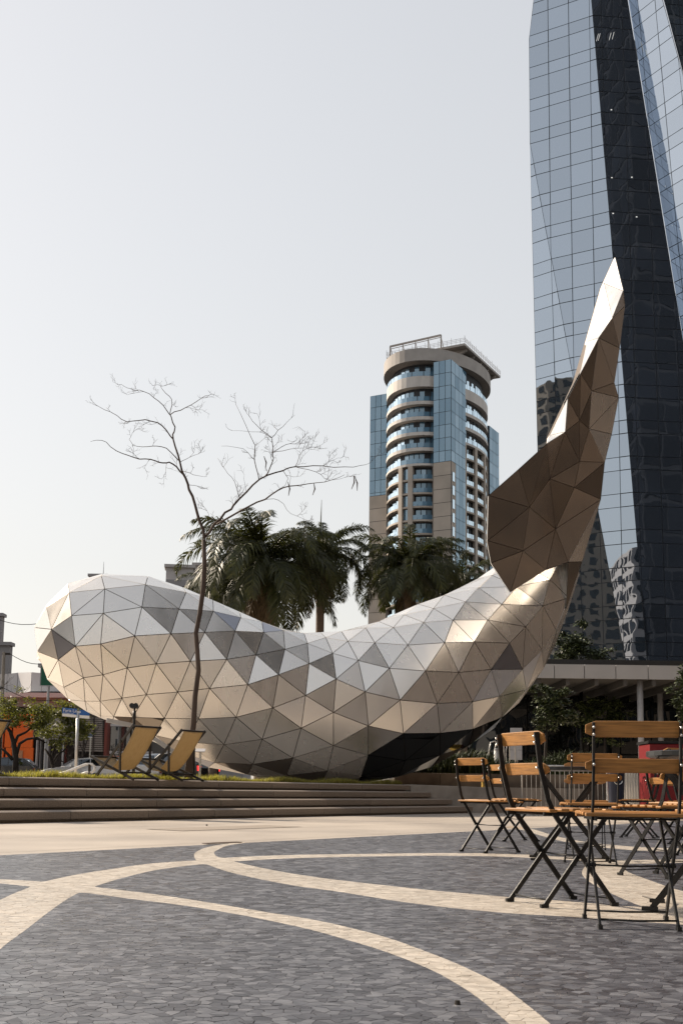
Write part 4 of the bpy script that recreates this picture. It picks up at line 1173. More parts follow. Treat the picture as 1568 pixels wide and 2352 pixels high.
# ---- parked and passing cars
M['car_white'] = mat('white_car_paint', (.72, .73, .75), .25, var=.02, coat=.6)
M['car_silver'] = mat('silver_car_paint', (.50, .52, .55), .28, .5, var=.02, coat=.6)
M['car_black'] = mat('black_car_paint', (.02, .02, .022), .22, var=.02, coat=.6)
M['car_glass'] = glass_mat('car_glass', .10, (.012, .014, .016))
M['tyre'] = mat('tyre', (.02, .02, .02), .8)
M['rim'] = mat('rim', (.5, .5, .5), .35, .8)
M['red_lamp'] = nmat('tail_lamp')[0]
_p = M['red_lamp'].node_tree.nodes['Principled BSDF']; _p.inputs['Base Color'].default_value = (.6, .02, .02, 1); _p.inputs['Emission Color'].default_value = (1, .03, .03, 1); _p.inputs['Emission Strength'].default_value = 1.5
M['head_lamp'] = mat('head_lamp_glass', (.6, .62, .64), .1)
def car(label, loc, rot, mpaint, kind='hatch', group=None):
    """x forward, sections lofted along the length"""
    t = thing('parked_car', label, 'car', loc, group)
    if kind == 'hatch':
        L_, W_, H_ = 3.9, 1.68, 1.48
        prof = [(1.95, .42, .62, .62), (1.85, .30, .78, .78), (1.25, .24, .93, .93), (.85, .22, .98, .98), (.15, .22, .99, 1.42), (-.5, .22, .99, 1.48), (-1.3, .22, 1.0, 1.42), (-1.80, .26, 1.0, 1.02), (-1.95, .38, .78, .80)]
    else:
        L_, W_, H_ = 4.5, 1.82, 1.70
        prof = [(2.2, .5, .80, .80), (2.1, .32, .96, .96), (1.35, .28, 1.06, 1.06), (1.0, .28, 1.08, 1.10), (.35, .28, 1.10, 1.62), (-.4, .28, 1.10, 1.70), (-1.6, .28, 1.12, 1.66), (-2.1, .30, 1.12, 1.18), (-2.25, .45, .9, .92)]
    hw = W_ / 2
    mb = MB(); vs = []; fs = []; n = 10
    for (x, zb, zs, zt) in prof:
        end = .86 if abs(x) > L_ / 2 - .12 else 1.0
        cab = zt > zs + .05
        tw = hw * (.74 if cab else .90) * end
        half = [(hw * .80 * end, zb), (hw * .98 * end, zb + .12), (hw * end, (zb + zs) / 2), (hw * .97 * end, zs), (tw, zt)]
        ring_ = [(-y, z) for y, z in half][::1] + [(y, z) for y, z in reversed(half)]
        vs += [(x, y, z) for y, z in ring_]
    for i in range(len(prof) - 1):
        for k in range(n):
            fs.append((i * n + k, (i + 1) * n + k, (i + 1) * n + (k + 1) % n, i * n + (k + 1) % n))
    fs.append(tuple(range(n))); fs.append(tuple(reversed(range((len(prof) - 1) * n, len(prof) * n))))
    mb.add(vs, fs); b = fix_normals(mb.build('body', mpaint, t, local=True, smooth=False, bevel=.03))
    # glazing set on the cabin
    def pt(i, f, sgn, out=.012):
        x, zb, zs, zt = prof[i]; y = hw * .97 + (hw * .74 - hw * .97) * f
        return Vector((x, sgn * (y + out), zs + (zt - zs) * f))
    for sgn in (-1, 1):
        for (i, j, x0, x1) in ((4, 5, .06, -.04), (5, 6, .04, .0)):
            a, b_, c_, d = pt(i, .10, sgn), pt(j, .10, sgn), pt(j, .88, sgn), pt(i, .88, sgn)
            for q, dx in ((a, -x0 if False else 0),): pass
            mm = MB(); cc = (a + b_ + c_ + d) / 4; mm.add([cc + (q - cc) * .93 for q in (a, b_, c_, d)], [(0, 1, 2, 3)]); mm.build('side_window', M['car_glass'], t, local=True)
    for (i, j, nm) in ((3, 4, 'windscreen'), (7, 6, 'rear_window')):
        x0, _, _, z0 = prof[i]; x1, _, zs1, z1 = prof[j]
        o = Vector((.03 if nm == 'windscreen' else -.03, 0, .02))
        mm = MB(); mm.add([Vector((x0 + (x1 - x0) * .08, -hw * .84, z0 + (z1 - z0) * .08)) + o, Vector((x0 + (x1 - x0) * .08, hw * .84, z0 + (z1 - z0) * .08)) + o, Vector((x0 + (x1 - x0) * .92, hw * .70, z0 + (z1 - z0) * .92)) + o, Vector((x0 + (x1 - x0) * .92, -hw * .70, z0 + (z1 - z0) * .92)) + o], [(0, 1, 2, 3)])
        mm.build(nm, M['car_glass'], t, local=True)
    for sx in (L_ * .31, -L_ * .31):
        for sgn in (-1, 1):
            w = MB(); w.tube([(sx, sgn * (hw - .2), .31), (sx, sgn * (hw + .01), .31)], .31, 18); wo = w.build('wheel', M['tyre'], t, local=True)
            w = MB(); w.tube([(sx, sgn * (hw - .02), .31), (sx, sgn * (hw + .022), .31)], .19, 12); w.build('rim', M['rim'], wo, local=True)
    for sgn in (-1, 1):
        x, zb, zs, zt = prof[1]
        m1 = MB(); m1.box((x + .02, sgn * hw * .66, zs - .13), (.12, .34, .13)); m1.build('headlight', M['head_lamp'], t, local=True)
        x, zb, zs, zt = prof[-2]
        m1 = MB(); m1.box((x - .06, sgn * hw * .84, zs - .22), (.14, .2, .24)); m1.build('tail_light', M['red_lamp'] if 'red tail light' in label else M['red_paint'], t, local=True)
        m1 = MB(); m1.box((prof[4][0] + .35, sgn * (hw + .07), prof[4][2] + .05), (.12, .16, .12)); m1.build('side_mirror', mpaint, t, local=True)
    t.rotation_euler.z = rot
    return t
GC = 'cars on the avenue'
def cpos(x, Y): p = at(x, 1780, Y); return (p.x, Y, ROAD_Z)
car('white hatchback seen from its corner behind the handrail', cpos(180, 61), rad(202), M['car_white'], 'hatch', GC)
car('silver car with low bonnet showing behind the front deck chair legs', cpos(282, 56), rad(186), M['car_silver'], 'hatch', GC)
car('silver estate car between the two deck chairs', cpos(345, 60), rad(176), M['car_silver'], 'suv', GC)
car('black car with red tail light beside the trunk of the bare tree', cpos(398, 57), rad(150), M['car_black'], 'suv', GC)
car('dark silver car at the picture edge before the orange wall', cpos(4, 62), rad(184), M['car_black'], 'hatch', GC)
# bent steel handrail
t = thing('handrail', 'bent white tubular handrail at the back of the lawn', 'handrail', (at(180, 1775, 27).x, 27, LAWN_Z))
for (a, b, c_, nm) in (((137, 1775), (197, 1754.5), (218, 1756), 'upper_rail'),):
    mb = MB(); P3 = [at(136, 1777, 27), at(150, 1774, 27), at(197, 1755.5, 27), at(212, 1755.5, 27), at(217.5, 1760, 27), at(217.5, 1768, 27), at(213, 1773, 27), at(200, 1774, 27), at(188, 1778, 27)]
    mb.tube(P3, .030, 8); mb.build(nm, M['white_paint'], t, smooth=True)
mb = MB(); mb.tube([at(206, 1755.5, 27), at(206, 1785, 27)], .035, 8); mb.build('post', M['dark_wood'], t)
# ------------------------------------------------------------------ vegetation
M['frond'] = thin_leaf(mat('palm_frond', (.030, .040, .014), .5, var=.25, scale=2, per=.35, tint=(.06, .065, .02)), (.15, .17, .03), .12)
M['frond_dry'] = mat('dry_frond', (.12, .085, .045), .7, var=.25, scale=2, per=.3)
M['palm_bark'] = mat('palm_bark', (.17, .13, .10), .85, var=.25, scale=6, bump=.5, bscale=20, stretch=(1, 1, 6))
def frond_mesh(name, L_, ang, droop, rr, dens=84, leaf=.74, hang=.75):
    """one pinnate leaf growing along +x from the origin"""
    mb = MB(); pts = []; p = Vector((0, 0, 0)); a = ang; n = 14
    for i in range(n + 1):
        pts.append(p.copy()); d = Vector((math.cos(a), 0, math.sin(a))); p = p + d * (L_ / n); a -= droop / n * (0.5 + 1.1 * i / n)
    mb.tube(pts, [.045 * (1 - .9 * i / n) + .006 for i in range(n + 1)], 4)
    for sgn in (-1, 1):
        for k in range(dens):
            f = .10 + .90 * (k + rr.random() * .8) / dens; f = min(f, .998); x = f * n; i = min(int(x), n - 1)
            q = pts[i] + (pts[i + 1] - pts[i]) * (x - i); t = (pts[i + 1] - pts[i]).normalized()
            ll = leaf * (math.sin(math.pi * min(.98, .18 + .80 * f)) ** .6) * rr.uniform(.8, 1.1)
            up_ = Vector((0, 1, 0)).cross(t)
            d = (Vector((0, sgn, 0)) * rr.uniform(.55, .95) + t * rr.uniform(.5, .8) - up_ * rr.uniform(-.35, .35)).normalized()
            m1 = q + d * ll * .5 - Vector((0, 0, hang * ll * .10)); e = q + d * ll * .92 - Vector((0, 0, hang * ll * rr.uniform(.4, .75)))
            w = t.cross(d).cross(d); w = w.normalized() * rr.uniform(.018, .030) if w.length > 1e-4 else Vector((0, 0, .02))
            mb.add([q - w * .6, q + w * .6, m1 + w, m1 - w, e], [(0, 1, 2, 3), (3, 2, 4)])
    me_o = mb.build(name, M['frond'], None); return me_o
rp = random.Random(77)
protos = []
for (L_, ang, dr) in [(3.3, 1.08, 1.7), (3.8, 1.0, 2.0), (3.9, .70, 2.5), (3.9, .40, 2.6), (3.8, .10, 2.2), (3.6, -.25, 1.7)]:
    for v in range(2):
        o = frond_mesh('frond', L_ * rp.uniform(.93, 1.05), ang + rp.uniform(-.1, .1), dr + rp.uniform(-.2, .2), rp); protos.append(o)
PM = [o.data for o in protos]
dry = frond_mesh('frond', 2.6, -.7, .9, rp, 46, .5, .9); dry.data.materials.clear(); dry.data.materials.append(M['frond_dry']); DRYM = dry.data
for o in protos + [dry]: bpy.data.objects.remove(o)
def palm(label, x, ycrown, Y, scale=1.0, n=30, drys=0, lean=0.0, spear=False, seed=1):
    rr = random.Random(seed); c = at(x, ycrown, Y)
    t = thing('palm_tree', label, 'palm tree', (c.x, Y, .3), 'palms behind the sculpture')
    mb = MB(); b = Vector((c.x - lean, Y, -.2)); P_ = [b + (c - b) * (k / 8) + Vector((lean * .25 * math.sin(math.pi * k / 8), 0, 0)) for k in range(9)]
    mb.tube(P_, [.27, .22, .20, .19, .19, .18, .18, .20, .16], 12); mb.build('trunk', M['palm_bark'], t, smooth=True)
    mb = MB(); mb.tube([c - UP * 1.0, c - UP * .4, c + UP * .3], [.17, .20, .10], 10); mb.build('crownshaft', M['frond'], t, smooth=True)
    for k in range(n):
        cls = min(5, int(6 * ((k + .5) / n) ** .8)); me = PM[cls * 2 + rr.randrange(2)]
        o = bpy.data.objects.new('frond', me); COL.objects.link(o); o.parent = t
        o.location = c - wloc(t) + Vector((0, 0, rr.uniform(-.15, .15)))
        o.rotation_euler = (rr.uniform(-.25, .25), rr.uniform(-.12, .12), k * 2.39996 + rr.uniform(-.3, .3))
        s = scale * rr.uniform(.85, 1.08); o.scale = (s, s, s)
    for k in range(drys):
        o = bpy.data.objects.new('dry_frond', DRYM); COL.objects.link(o); o.parent = t
        o.location = c - wloc(t) - UP * (.3 + .9 * rr.random()); o.rotation_euler = (rr.uniform(-.3, .3), rr.uniform(.2, .7), k * 2.4); s = scale * rr.uniform(.7, 1.0); o.scale = (s, s, s)
    if spear:
        mb = MB(); mb.tube([c, at(x - 1, ycrown - 60, Y), at(x + 1.5, ycrown - 128, Y)], [.05, .035, .008], 5); mb.build('spear_leaf', M['frond'], t)
    return t
palm('largest palm, dark spreading crown right behind the bare tree', 606, 1298, 46, 1.14, 50, 16, seed=3)
palm('smaller palm with a tall spear leaf and shaggy dry skirt on its trunk', 737, 1276, 49, .82, 34, 10, spear=True, seed=8)
palm('palm with sunlit upright fronds standing before the apartment tower', 938, 1306, 50, .92, 44, 8, seed=12)
palm('low palm partly hidden behind the largest crown', 500, 1352, 55, .74, 28, 8, seed=15)
palm('small palm tucked between the apartment tower and tail fluke', 1062, 1340, 52, .66, 26, 6, seed=19)

# ---- bare young tree in front of the whale
M['bark'] = mat('brown_bark', (.08, .056, .045), .8, var=.3, scale=8, bump=.5, bscale=30, stretch=(1, 1, .3))
M['twig'] = mat('dark_twig', (.085, .06, .05), .8, var=.2)
TY = 21.0
tb = at(432, 1787, TY)
tree = thing('bare_tree', 'slender leafless tree with forked trunk growing in front of the whale', 'tree', (tb.x, TY, LAWN_Z))
def z8(x, y, dy=0.0): return at(x / 2.368 + 191.6, y / 2.368 + 853.7, TY + dy)
trunk = [at(432, 1790, TY), at(437, 1720, TY), at(444, 1665, TY), at(448, 1600, TY), at(456, 1540, TY), at(453, 1490, TY), at(450, 1455, TY), at(459, 1410, TY), at(467, 1350, TY), at(470, 1300, TY), at(468, 1240, TY)]
mb = MB(); mb.tube(trunk, [.078, .066, .056, .050, .046, .044, .044, .044, .046, .044, .040], 10); mb.build('trunk', M['bark'], tree, smooth=True)
LIMBS = [
    ([(656, 905), (655, 890), (620, 770), (580, 640), (545, 560), (525, 490), (490, 370), (492, 300), (470, 230)], .034, .010, .0),
    ([(540, 560), (490, 500), (430, 497), (370, 480), (270, 465), (180, 430), (100, 370), (40, 380)], .016, .003, -.5),
    ([(522, 490), (450, 420), (380, 405), (290, 405), (250, 370)], .010, .003, .5),
    ([(490, 370), (430, 295), (340, 262), (240, 270), (150, 220), (50, 175)], .013, .003, -.3),
    ([(470, 230), (410, 160), (330, 110), (260, 98), (210, 70)], .009, .003, .4),
    ([(470, 230), (560, 195), (640, 150), (700, 120)], .009, .003, -.4),
    ([(470, 230), (480, 150), (430, 100), (420, 75)], .008, .003, .2),
    ([(525, 490), (580, 465), (640, 440)], .006, .002, .3), ([(545, 540), (600, 560), (670, 570)], .006, .002, -.3), ([(575, 620), (620, 620), (680, 640)], .005, .002, .2),
    ([(656, 905), (690, 870), (720, 820), (800, 745), (850, 690), (960, 585), (1080, 535), (1150, 518), (1300, 515), (1470, 520), (1550, 500)], .030, .003, .5),
    ([(725, 835), (850, 760), (985, 690), (1090, 630), (1180, 615), (1310, 600), (1420, 560)], .020, .003, -.6),
    ([(955, 590), (930, 480), (930, 400), (880, 280), (830, 180)], .010, .003, .4),
    ([(985, 570), (1030, 490), (1030, 430), (1020, 360), (940, 290), (900, 240)], .011, .003, -.4),
    ([(1025, 360), (1080, 300), (1150, 235)], .007, .002, .3), ([(1030, 440), (1100, 400), (1170, 380), (1220, 320)], .007, .002, .3), ([(1030, 440), (1120, 420), (1250, 410)], .006, .002, -.3),
    ([(850, 690), (820, 600), (770, 530), (730, 470)], .006, .002, .3), ([(1080, 535), (1110, 580), (1095, 620)], .006, .003, 0), ([(1150, 518), (1190, 430), (1260, 410)], .006, .002, .5),
    ([(1160, 520), (1260, 545), (1340, 590), (1420, 575)], .006, .002, -.3), ([(680, 890), (682, 780), (660, 740)], .004, .002, .1), ([(985, 690), (1060, 700), (1130, 770), (1220, 810)], .005, .002, .2),
    ([(930, 480), (870, 420), (750, 405)], .005, .002, -.2), ([(1020, 360), (960, 330), (810, 320)], .005, .002, .3), ([(1300, 515), (1350, 480), (1400, 470)], .004, .002, .2)]
rt = random.Random(31)
tw = MB()
def sprout(p, d, L_, r, depth):
    n = 4; pts = [p.copy()]; q = p.copy(); dd = d.copy()
    for i in range(n):
        dd = (dd + Vector((rt.gauss(0, .22), rt.gauss(0, .22), rt.gauss(.05, .2)))).normalized(); q = q + dd * (L_ / n); pts.append(q.copy())
        if depth > 0 and rt.random() < .72:
            side = Vector((rt.gauss(0, 1), rt.gauss(0, .7), rt.gauss(.25, 1))); side = (side - dd * side.dot(dd)).normalized()
            sprout(q, (dd * .75 + side * .8).normalized(), L_ * rt.uniform(.4, .65), r * .75, depth - 1)
    tw.tube(pts, [r * (1 - .55 * i / n) for i in range(n + 1)], 3, False)
for (pl, r0, r1, dep) in LIMBS:
    n = len(pl); raw = [z8(x, y, dep * k / (n - 1) + rt.uniform(-.03, .03)) for k, (x, y) in enumerate(pl)]
    pts = []
    for i in range(n - 1):
        p0, p1, p2, p3 = raw[max(i - 1, 0)], raw[i], raw[i + 1], raw[min(i + 2, n - 1)]
        for k in range(3):
            t_ = k / 3; pts.append(.5 * ((2 * p1) + (p2 - p0) * t_ + (2 * p0 - 5 * p1 + 4 * p2 - p3) * t_ * t_ + (3 * p1 - p0 - 3 * p2 + p3) * t_ ** 3) + Vector((rt.gauss(0, .008), 0, rt.gauss(0, .008))))
    pts.append(raw[-1]); m_ = len(pts)
    mb = MB(); mb.tube(pts, [r0 + (r1 - r0) * i / (m_ - 1) for i in range(m_)], 6); mb.build('branch', M['bark'] if r0 > .012 else M['twig'], tree, smooth=True)
    for i in range(2 if r0 < .02 else 9, m_):
        if rt.random() < (.46 if r0 < .02 else .32):
            d = (pts[i] - pts[i - 1]).normalized(); side = Vector((rt.gauss(0, 1), rt.gauss(0, .8), rt.gauss(.2, 1))); side = (side - d * side.dot(d)).normalized()
            sprout(pts[i], (d * .7 + side * .75).normalized(), rt.uniform(.14, .36), .0042, 2)
tw.build('crown', M['twig'], tree)
for (a, b) in (((1470, 565), (1457, 640)), ((1472, 565), (1488, 648)), ((1112, 600), (1115, 675)), ((1253, 605), (1246, 672)), ((982, 460), (990, 530))):
    mb = MB(); p, q = z8(*a), z8(*b); mb.tube([p, (p + q) / 2 + Vector((.03, 0, 0)), q], [.006, .014, .005], 5); mb.build('seed_pod', M['twig'], tree)

# ---- leafy street trees
M['leaf'] = thin_leaf(mat('street_leaf', (.062, .080, .020), .55, var=.25, scale=3, per=.45, tint=(.125, .125, .030)), (.26, .27, .04), .35)
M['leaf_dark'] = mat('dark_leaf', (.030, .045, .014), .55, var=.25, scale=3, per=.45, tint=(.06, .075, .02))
def leafy(label, base, limbs, blobs, r, nleaf, size, m='leaf', seed=1, group=None, name='street_tree', cat='tree'):
    """base point, limb polylines, leaf clumps (centre, radii)"""
    rr = random.Random(seed); t = thing(name, label, cat, base, group)
    for i, pl in enumerate(limbs):
        mb = MB(); n = len(pl); mb.tube(pl, [(r if i == 0 else r * .55) * (1 - .6 * k / (n - 1)) for k in range(n)], 8); mb.build('trunk' if i == 0 else 'branch', M['bark_dark'], t, smooth=True)
    mb = MB(); tot = sum(b[1][0] * b[1][1] * b[1][2] for b in blobs)
    for (c, R) in blobs:
        k = int(nleaf * R[0] * R[1] * R[2] / tot)
        # sub-clumps inside every clump leave gaps and dark pockets
        subs = [(Vector((rr.gauss(0, .45) * R[0], rr.gauss(0, .45) * R[1], rr.gauss(0, .42) * R[2])), rr.uniform(.16, .34)) for _ in range(14)]
        for _ in range(k):
            s, sr = rr.choice(subs)
            p = Vector(c) + s + Vector((rr.gauss(0, sr) * R[0] * .6, rr.gauss(0, sr) * R[1] * .6, rr.gauss(0, sr * .7) * R[2] * .6))
            a = rr.uniform(0, 6.28); el = rr.uniform(-.9, .6); d = Vector((math.cos(a) * math.cos(el), math.sin(a) * math.cos(el), math.sin(el)))
            w = d.cross(Vector((rr.gauss(0, .5), rr.gauss(0, .5), 1))).normalized(); L_ = size * rr.uniform(.6, 1.3)
            mb.add([p, p + d * L_ * .5 + w * L_ * .26, p + d * L_, p + d * L_ * .5 - w * L_ * .26], [(0, 1, 2, 3)])
    mb.build('crown', M[m], t)
    return t
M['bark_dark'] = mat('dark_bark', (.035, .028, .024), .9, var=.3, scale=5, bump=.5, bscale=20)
GT = 'leafy street trees'
def A(x, y, Y=58): return at(x, y, Y)
leafy('street tree with forked dark trunk before the orange storefront', A(36, 1790), [[A(36, 1792), A(37, 1740), A(32, 1705), A(24, 1680), A(8, 1660)], [A(38, 1735), A(46, 1708), A(62, 1698), A(85, 1694), A(105, 1706)], [A(33, 1710), A(42, 1690), A(60, 1682), A(75, 1670)], [A(30, 1745), A(12, 1725), A(-2, 1715)]],
      [(A(30, 1640), (1.3, 1.2, .8)), (A(70, 1650), (1.2, 1.2, .9)), (A(5, 1615), (.9, 1.0, .9)), (A(95, 1630), (.9, 1, .7)), (A(100, 1655), (.8, 1, .5))], .17, 5200, .15, seed=2, group=GT)
leafy('street tree with spreading crown beneath the whale head and sign', A(120, 1790, 60), [[A(124, 1792, 60), A(122, 1760, 60), A(116, 1738, 60), A(104, 1720, 60)], [A(122, 1755, 60), A(132, 1735, 60), A(150, 1722, 60), A(165, 1700, 60)], [A(118, 1742, 60), A(128, 1715, 60), A(124, 1690, 60)]],
      [(A(130, 1650, 60), (1.2, 1.2, .8)), (A(165, 1640, 60), (1.2, 1.2, .8)), (A(185, 1665, 60), (1.1, 1.2, .8)), (A(120, 1690, 60), (1.0, 1, .7)), (A(155, 1690, 60), (1.2, 1, .6))], .12, 6500, .15, seed=3, group=GT)
# leafless street trees as dark tracery
def tracery(label, x, Y, hgt, seed):
    rr = random.Random(seed); b = at(x, 1790, Y); b.z = ROAD_Z
    t = thing('leafless_street_tree', label, 'tree', b, 'leafless street trees'); tr = MB(); cr = MB()
    def go(p, d, L_, r, dep):
        pts = [p.copy()]; q = p.copy(); dd = d.copy()
        for i in range(4):
            dd = (dd + Vector((rr.gauss(0, .16), rr.gauss(0, .16), rr.gauss(.03, .1)))).normalized(); q = q + dd * L_ / 4; pts.append(q.copy())
        (tr if dep >= 4 else cr).tube(pts, [r * (1 - .35 * i / 4) for i in range(5)], 4, False)
        if dep:
            for _ in range(3):
                s = Vector((rr.gauss(0, 1), rr.gauss(0, 1), rr.gauss(.3, .6))); s = (s - dd * s.dot(dd)).normalized()
                go(pts[rr.choice((2, 3, 4))], (dd * .8 + s * .75).normalized(), L_ * rr.uniform(.6, .8), r * .55, dep - 1)
    go(b, Vector((0, 0, 1)), hgt, .11, 4)
    tr.build('trunk', M['bark_dark'], t); cr.build('crown', M['bark_dark'], t)
tracery('leafless dark tree beside the red pillar', 217, 70, 2.0, 5)
tracery('leafless dark tree showing through the gap below the whale belly', 290, 72, 1.6, 6)
tracery('faint leafless tree behind the utility pole', 2, 90, 4.0, 7)
# dark trees at the glass tower foot; the first imitates trees mirrored in glass
def LB(x, y, Y=84): return at(x, y, Y)
GL = 'trees before the glass tower'
leafy('dark tree behind the whale back, standing in for trees mirrored in the glass', LB(1312, 1600), [[LB(1312, 1640), LB(1310, 1560), LB(1305, 1500)]],
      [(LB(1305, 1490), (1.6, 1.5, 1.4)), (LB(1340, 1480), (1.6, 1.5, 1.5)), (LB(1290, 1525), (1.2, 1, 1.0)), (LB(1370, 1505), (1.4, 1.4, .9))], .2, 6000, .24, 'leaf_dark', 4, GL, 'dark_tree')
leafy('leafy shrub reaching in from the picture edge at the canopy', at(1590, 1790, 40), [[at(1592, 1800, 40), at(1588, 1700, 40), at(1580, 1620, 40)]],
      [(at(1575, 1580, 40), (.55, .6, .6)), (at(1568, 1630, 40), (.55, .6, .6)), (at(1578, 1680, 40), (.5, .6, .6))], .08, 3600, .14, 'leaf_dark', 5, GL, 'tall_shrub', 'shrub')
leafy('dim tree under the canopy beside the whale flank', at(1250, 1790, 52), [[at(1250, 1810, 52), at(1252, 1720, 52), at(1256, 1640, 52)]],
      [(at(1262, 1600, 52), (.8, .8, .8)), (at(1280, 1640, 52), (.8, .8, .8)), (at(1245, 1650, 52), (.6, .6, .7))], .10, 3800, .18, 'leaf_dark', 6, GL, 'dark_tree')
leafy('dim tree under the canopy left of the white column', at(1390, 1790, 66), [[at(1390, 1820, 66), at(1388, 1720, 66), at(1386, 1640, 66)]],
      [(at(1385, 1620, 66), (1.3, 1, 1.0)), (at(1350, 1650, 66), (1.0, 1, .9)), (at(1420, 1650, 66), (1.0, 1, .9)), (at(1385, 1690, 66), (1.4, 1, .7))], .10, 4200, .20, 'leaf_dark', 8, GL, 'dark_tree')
# ------------------------------------------------------------------ lobby, planter and plaza edge at the right
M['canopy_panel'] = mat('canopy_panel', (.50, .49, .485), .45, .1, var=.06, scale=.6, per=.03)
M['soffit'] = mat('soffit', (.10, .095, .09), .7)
M['lobby_glass'] = glass_mat('lobby_glass', .07, (.010, .011, .010), wav=.01, wscale=.6)
CY = 62.0
can = thing('entrance_canopy', 'flat canopy of pale metal panels on round columns before the tower', 'canopy', (at(1420, 1780, CY).x, CY, 0))
zt, zb_ = at(1400, 1527, CY).z, at(1400, 1559, CY).z
ux = [1205, 1272, 1341, 1413, 1487, 1562, 1640, 1720, 1800]
for a, b in zip(ux[:-1], ux[1:]):
    p, q = at(a, 1530, CY), at(b, 1530, CY)
    mb = MB(); mb.bb((p.x + .02, CY, zb_), (q.x - .02, CY + .12, zt)); mb.build('fascia_panel', M['canopy_panel'], can)
x0, x1 = at(1205, 1530, CY).x, at(1800, 1530, CY).x
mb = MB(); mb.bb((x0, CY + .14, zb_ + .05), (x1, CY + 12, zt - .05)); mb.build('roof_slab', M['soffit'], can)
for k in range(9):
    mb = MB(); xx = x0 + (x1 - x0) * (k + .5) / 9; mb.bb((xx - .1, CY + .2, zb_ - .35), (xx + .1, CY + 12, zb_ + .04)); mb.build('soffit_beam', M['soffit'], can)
for (u, Y, r) in ((1471, CY + .8, .17), (1517, CY + 5, .17), (1335, CY + 8, .12)):
    p = at(u, 1700, Y); mb = MB(); mb.cyl((p.x, Y, -.1), r, zb_ + .1, 16); mb.build('column', M['grey_paint'] if r > .15 else M['black_metal'], can, smooth=True)
lob = thing('glass_lobby', 'dark glazed ground floor lobby wall beneath the canopy', 'lobby', (at(1420, 1780, 73).x, 73.5, 0))
for k in range(15):
    xx = x0 - 4 + k * 2.0
    for (za, zb2) in ((.1, 2.9), (3.0, 6.6)):
        mb = MB(); mb.bb((xx + .04, 73.5, za), (xx + 1.96, 73.6, zb2)); mb.build('lobby_pane', M['lobby_glass'], lob)
mb = MB(); mb.bb((x0 - 4, 73.65, 0), (x0 + 26, 74.2, 6.8)); mb.build('dark_interior', mat('lobby_interior', (.012, .011, .010), .8), lob)
mb = MB(); mb.bb((x0 - 10, 74.3, 0), (x0 + 40, 92, 9.2)); mb.build('podium', mat('podium_stone', (.04, .038, .036), .6), lob)
# planter wall with hedge
PY = 31.0
pw = thing('planter_wall', 'stained concrete planter wall behind the metal chairs', 'planter', (at(1180, 1800, PY).x, PY, 0))
pa, pb_ = at(905, 1778, PY), at(1640, 1786, PY)
n = 7
for k in range(n):
    xa = pa.x + (pb_.x - pa.x) * k / n; xb = pa.x + (pb_.x - pa.x) * (k + 1) / n
    mb = MB(); mb.bb((xa + .004, PY, -.02), (xb - .004, PY + .25, .98)); mb.build('wall_panel', M['stained_concrete'], pw, bevel=.01)
mb = MB(); mb.bb((pa.x, PY + .26, 0), (pb_.x, PY + 3, .9)); mb.build('soil', mat('soil', (.04, .03, .02), .95), pw)
mb = MB(); rr = random.Random(12)
for k in range(9000):
    x = rr.uniform(pa.x, pb_.x); y_ = PY + .3 + rr.random() * 1.6; h = rr.uniform(.25, .75) * (1 + .25 * math.sin(x * 2.2)); a = rr.uniform(0, 6.28)
    p = Vector((x, y_, .88)); d = Vector((math.cos(a), math.sin(a), 0)); s = Vector((-d.y, d.x, 0)) * rr.uniform(.008, .02)
    m1 = p + UP * h * .7 + d * h * .15; e = p + UP * h * rr.uniform(.75, 1.0) + d * h * rr.uniform(.3, .7)
    mb.add([p - s, p + s, m1 + s, m1 - s, e], [(0, 1, 2, 3), (3, 2, 4)])
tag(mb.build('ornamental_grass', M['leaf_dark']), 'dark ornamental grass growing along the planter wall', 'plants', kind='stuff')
# low concrete bench wall closing the steps
bw = thing('low_wall', 'low pale concrete wall with rounded end beside the steps', 'wall', (2.8, 27.4, 0))
a = pst(23.2, T_TOP + .0); b = Vector((3.98, 27.75, 0)); d = (b - a).normalized(); nrm = Vector((d.y, -d.x, 0))
out = [a, a + UP * .66]
L_ = (b - a).length
prof = [(0, -.02), (L_ - .45, -.02), (L_ - .12, .26), (L_, .38), (L_ + .02, .50), (L_ - .08, .58), (L_ - .2, .60), (0, .645)]
mb = MB(); mb.prism([a + d * s + UP * z for s, z in prof], -nrm * .45); fix_normals(mb.build('wall_body', M['concrete'], bw, bevel=.012))
# yellow marker post
vp = thing('marker_post', 'small yellow marker post with black capitals and red top against the planter', 'post', (at(1111, 1790, 30.2).x, 30.2, 0))
p, q = at(1106.5, 1779.5, 30.2), at(1118, 1825, 30.2)
mb = MB(); mb.bb((p.x, 30.2, .0), (q.x, 30.32, p.z)); mb.build('board', mat('yellow_board', (.70, .46, .10), .6), vp)
mb = MB(); mb.bb((p.x, 30.195, p.z + .003), (q.x, 30.325, p.z + .05)); mb.build('red_top', M['red_paint'], vp)
for k, ch in enumerate('VACPSA'):
    text_mesh(ch, .085, (1, 0, 0), (0, 0, 1), ((p.x + q.x) / 2, 30.19, p.z - .095 - k * .072), 'letter', M['black_metal'], vp, 'CENTER')
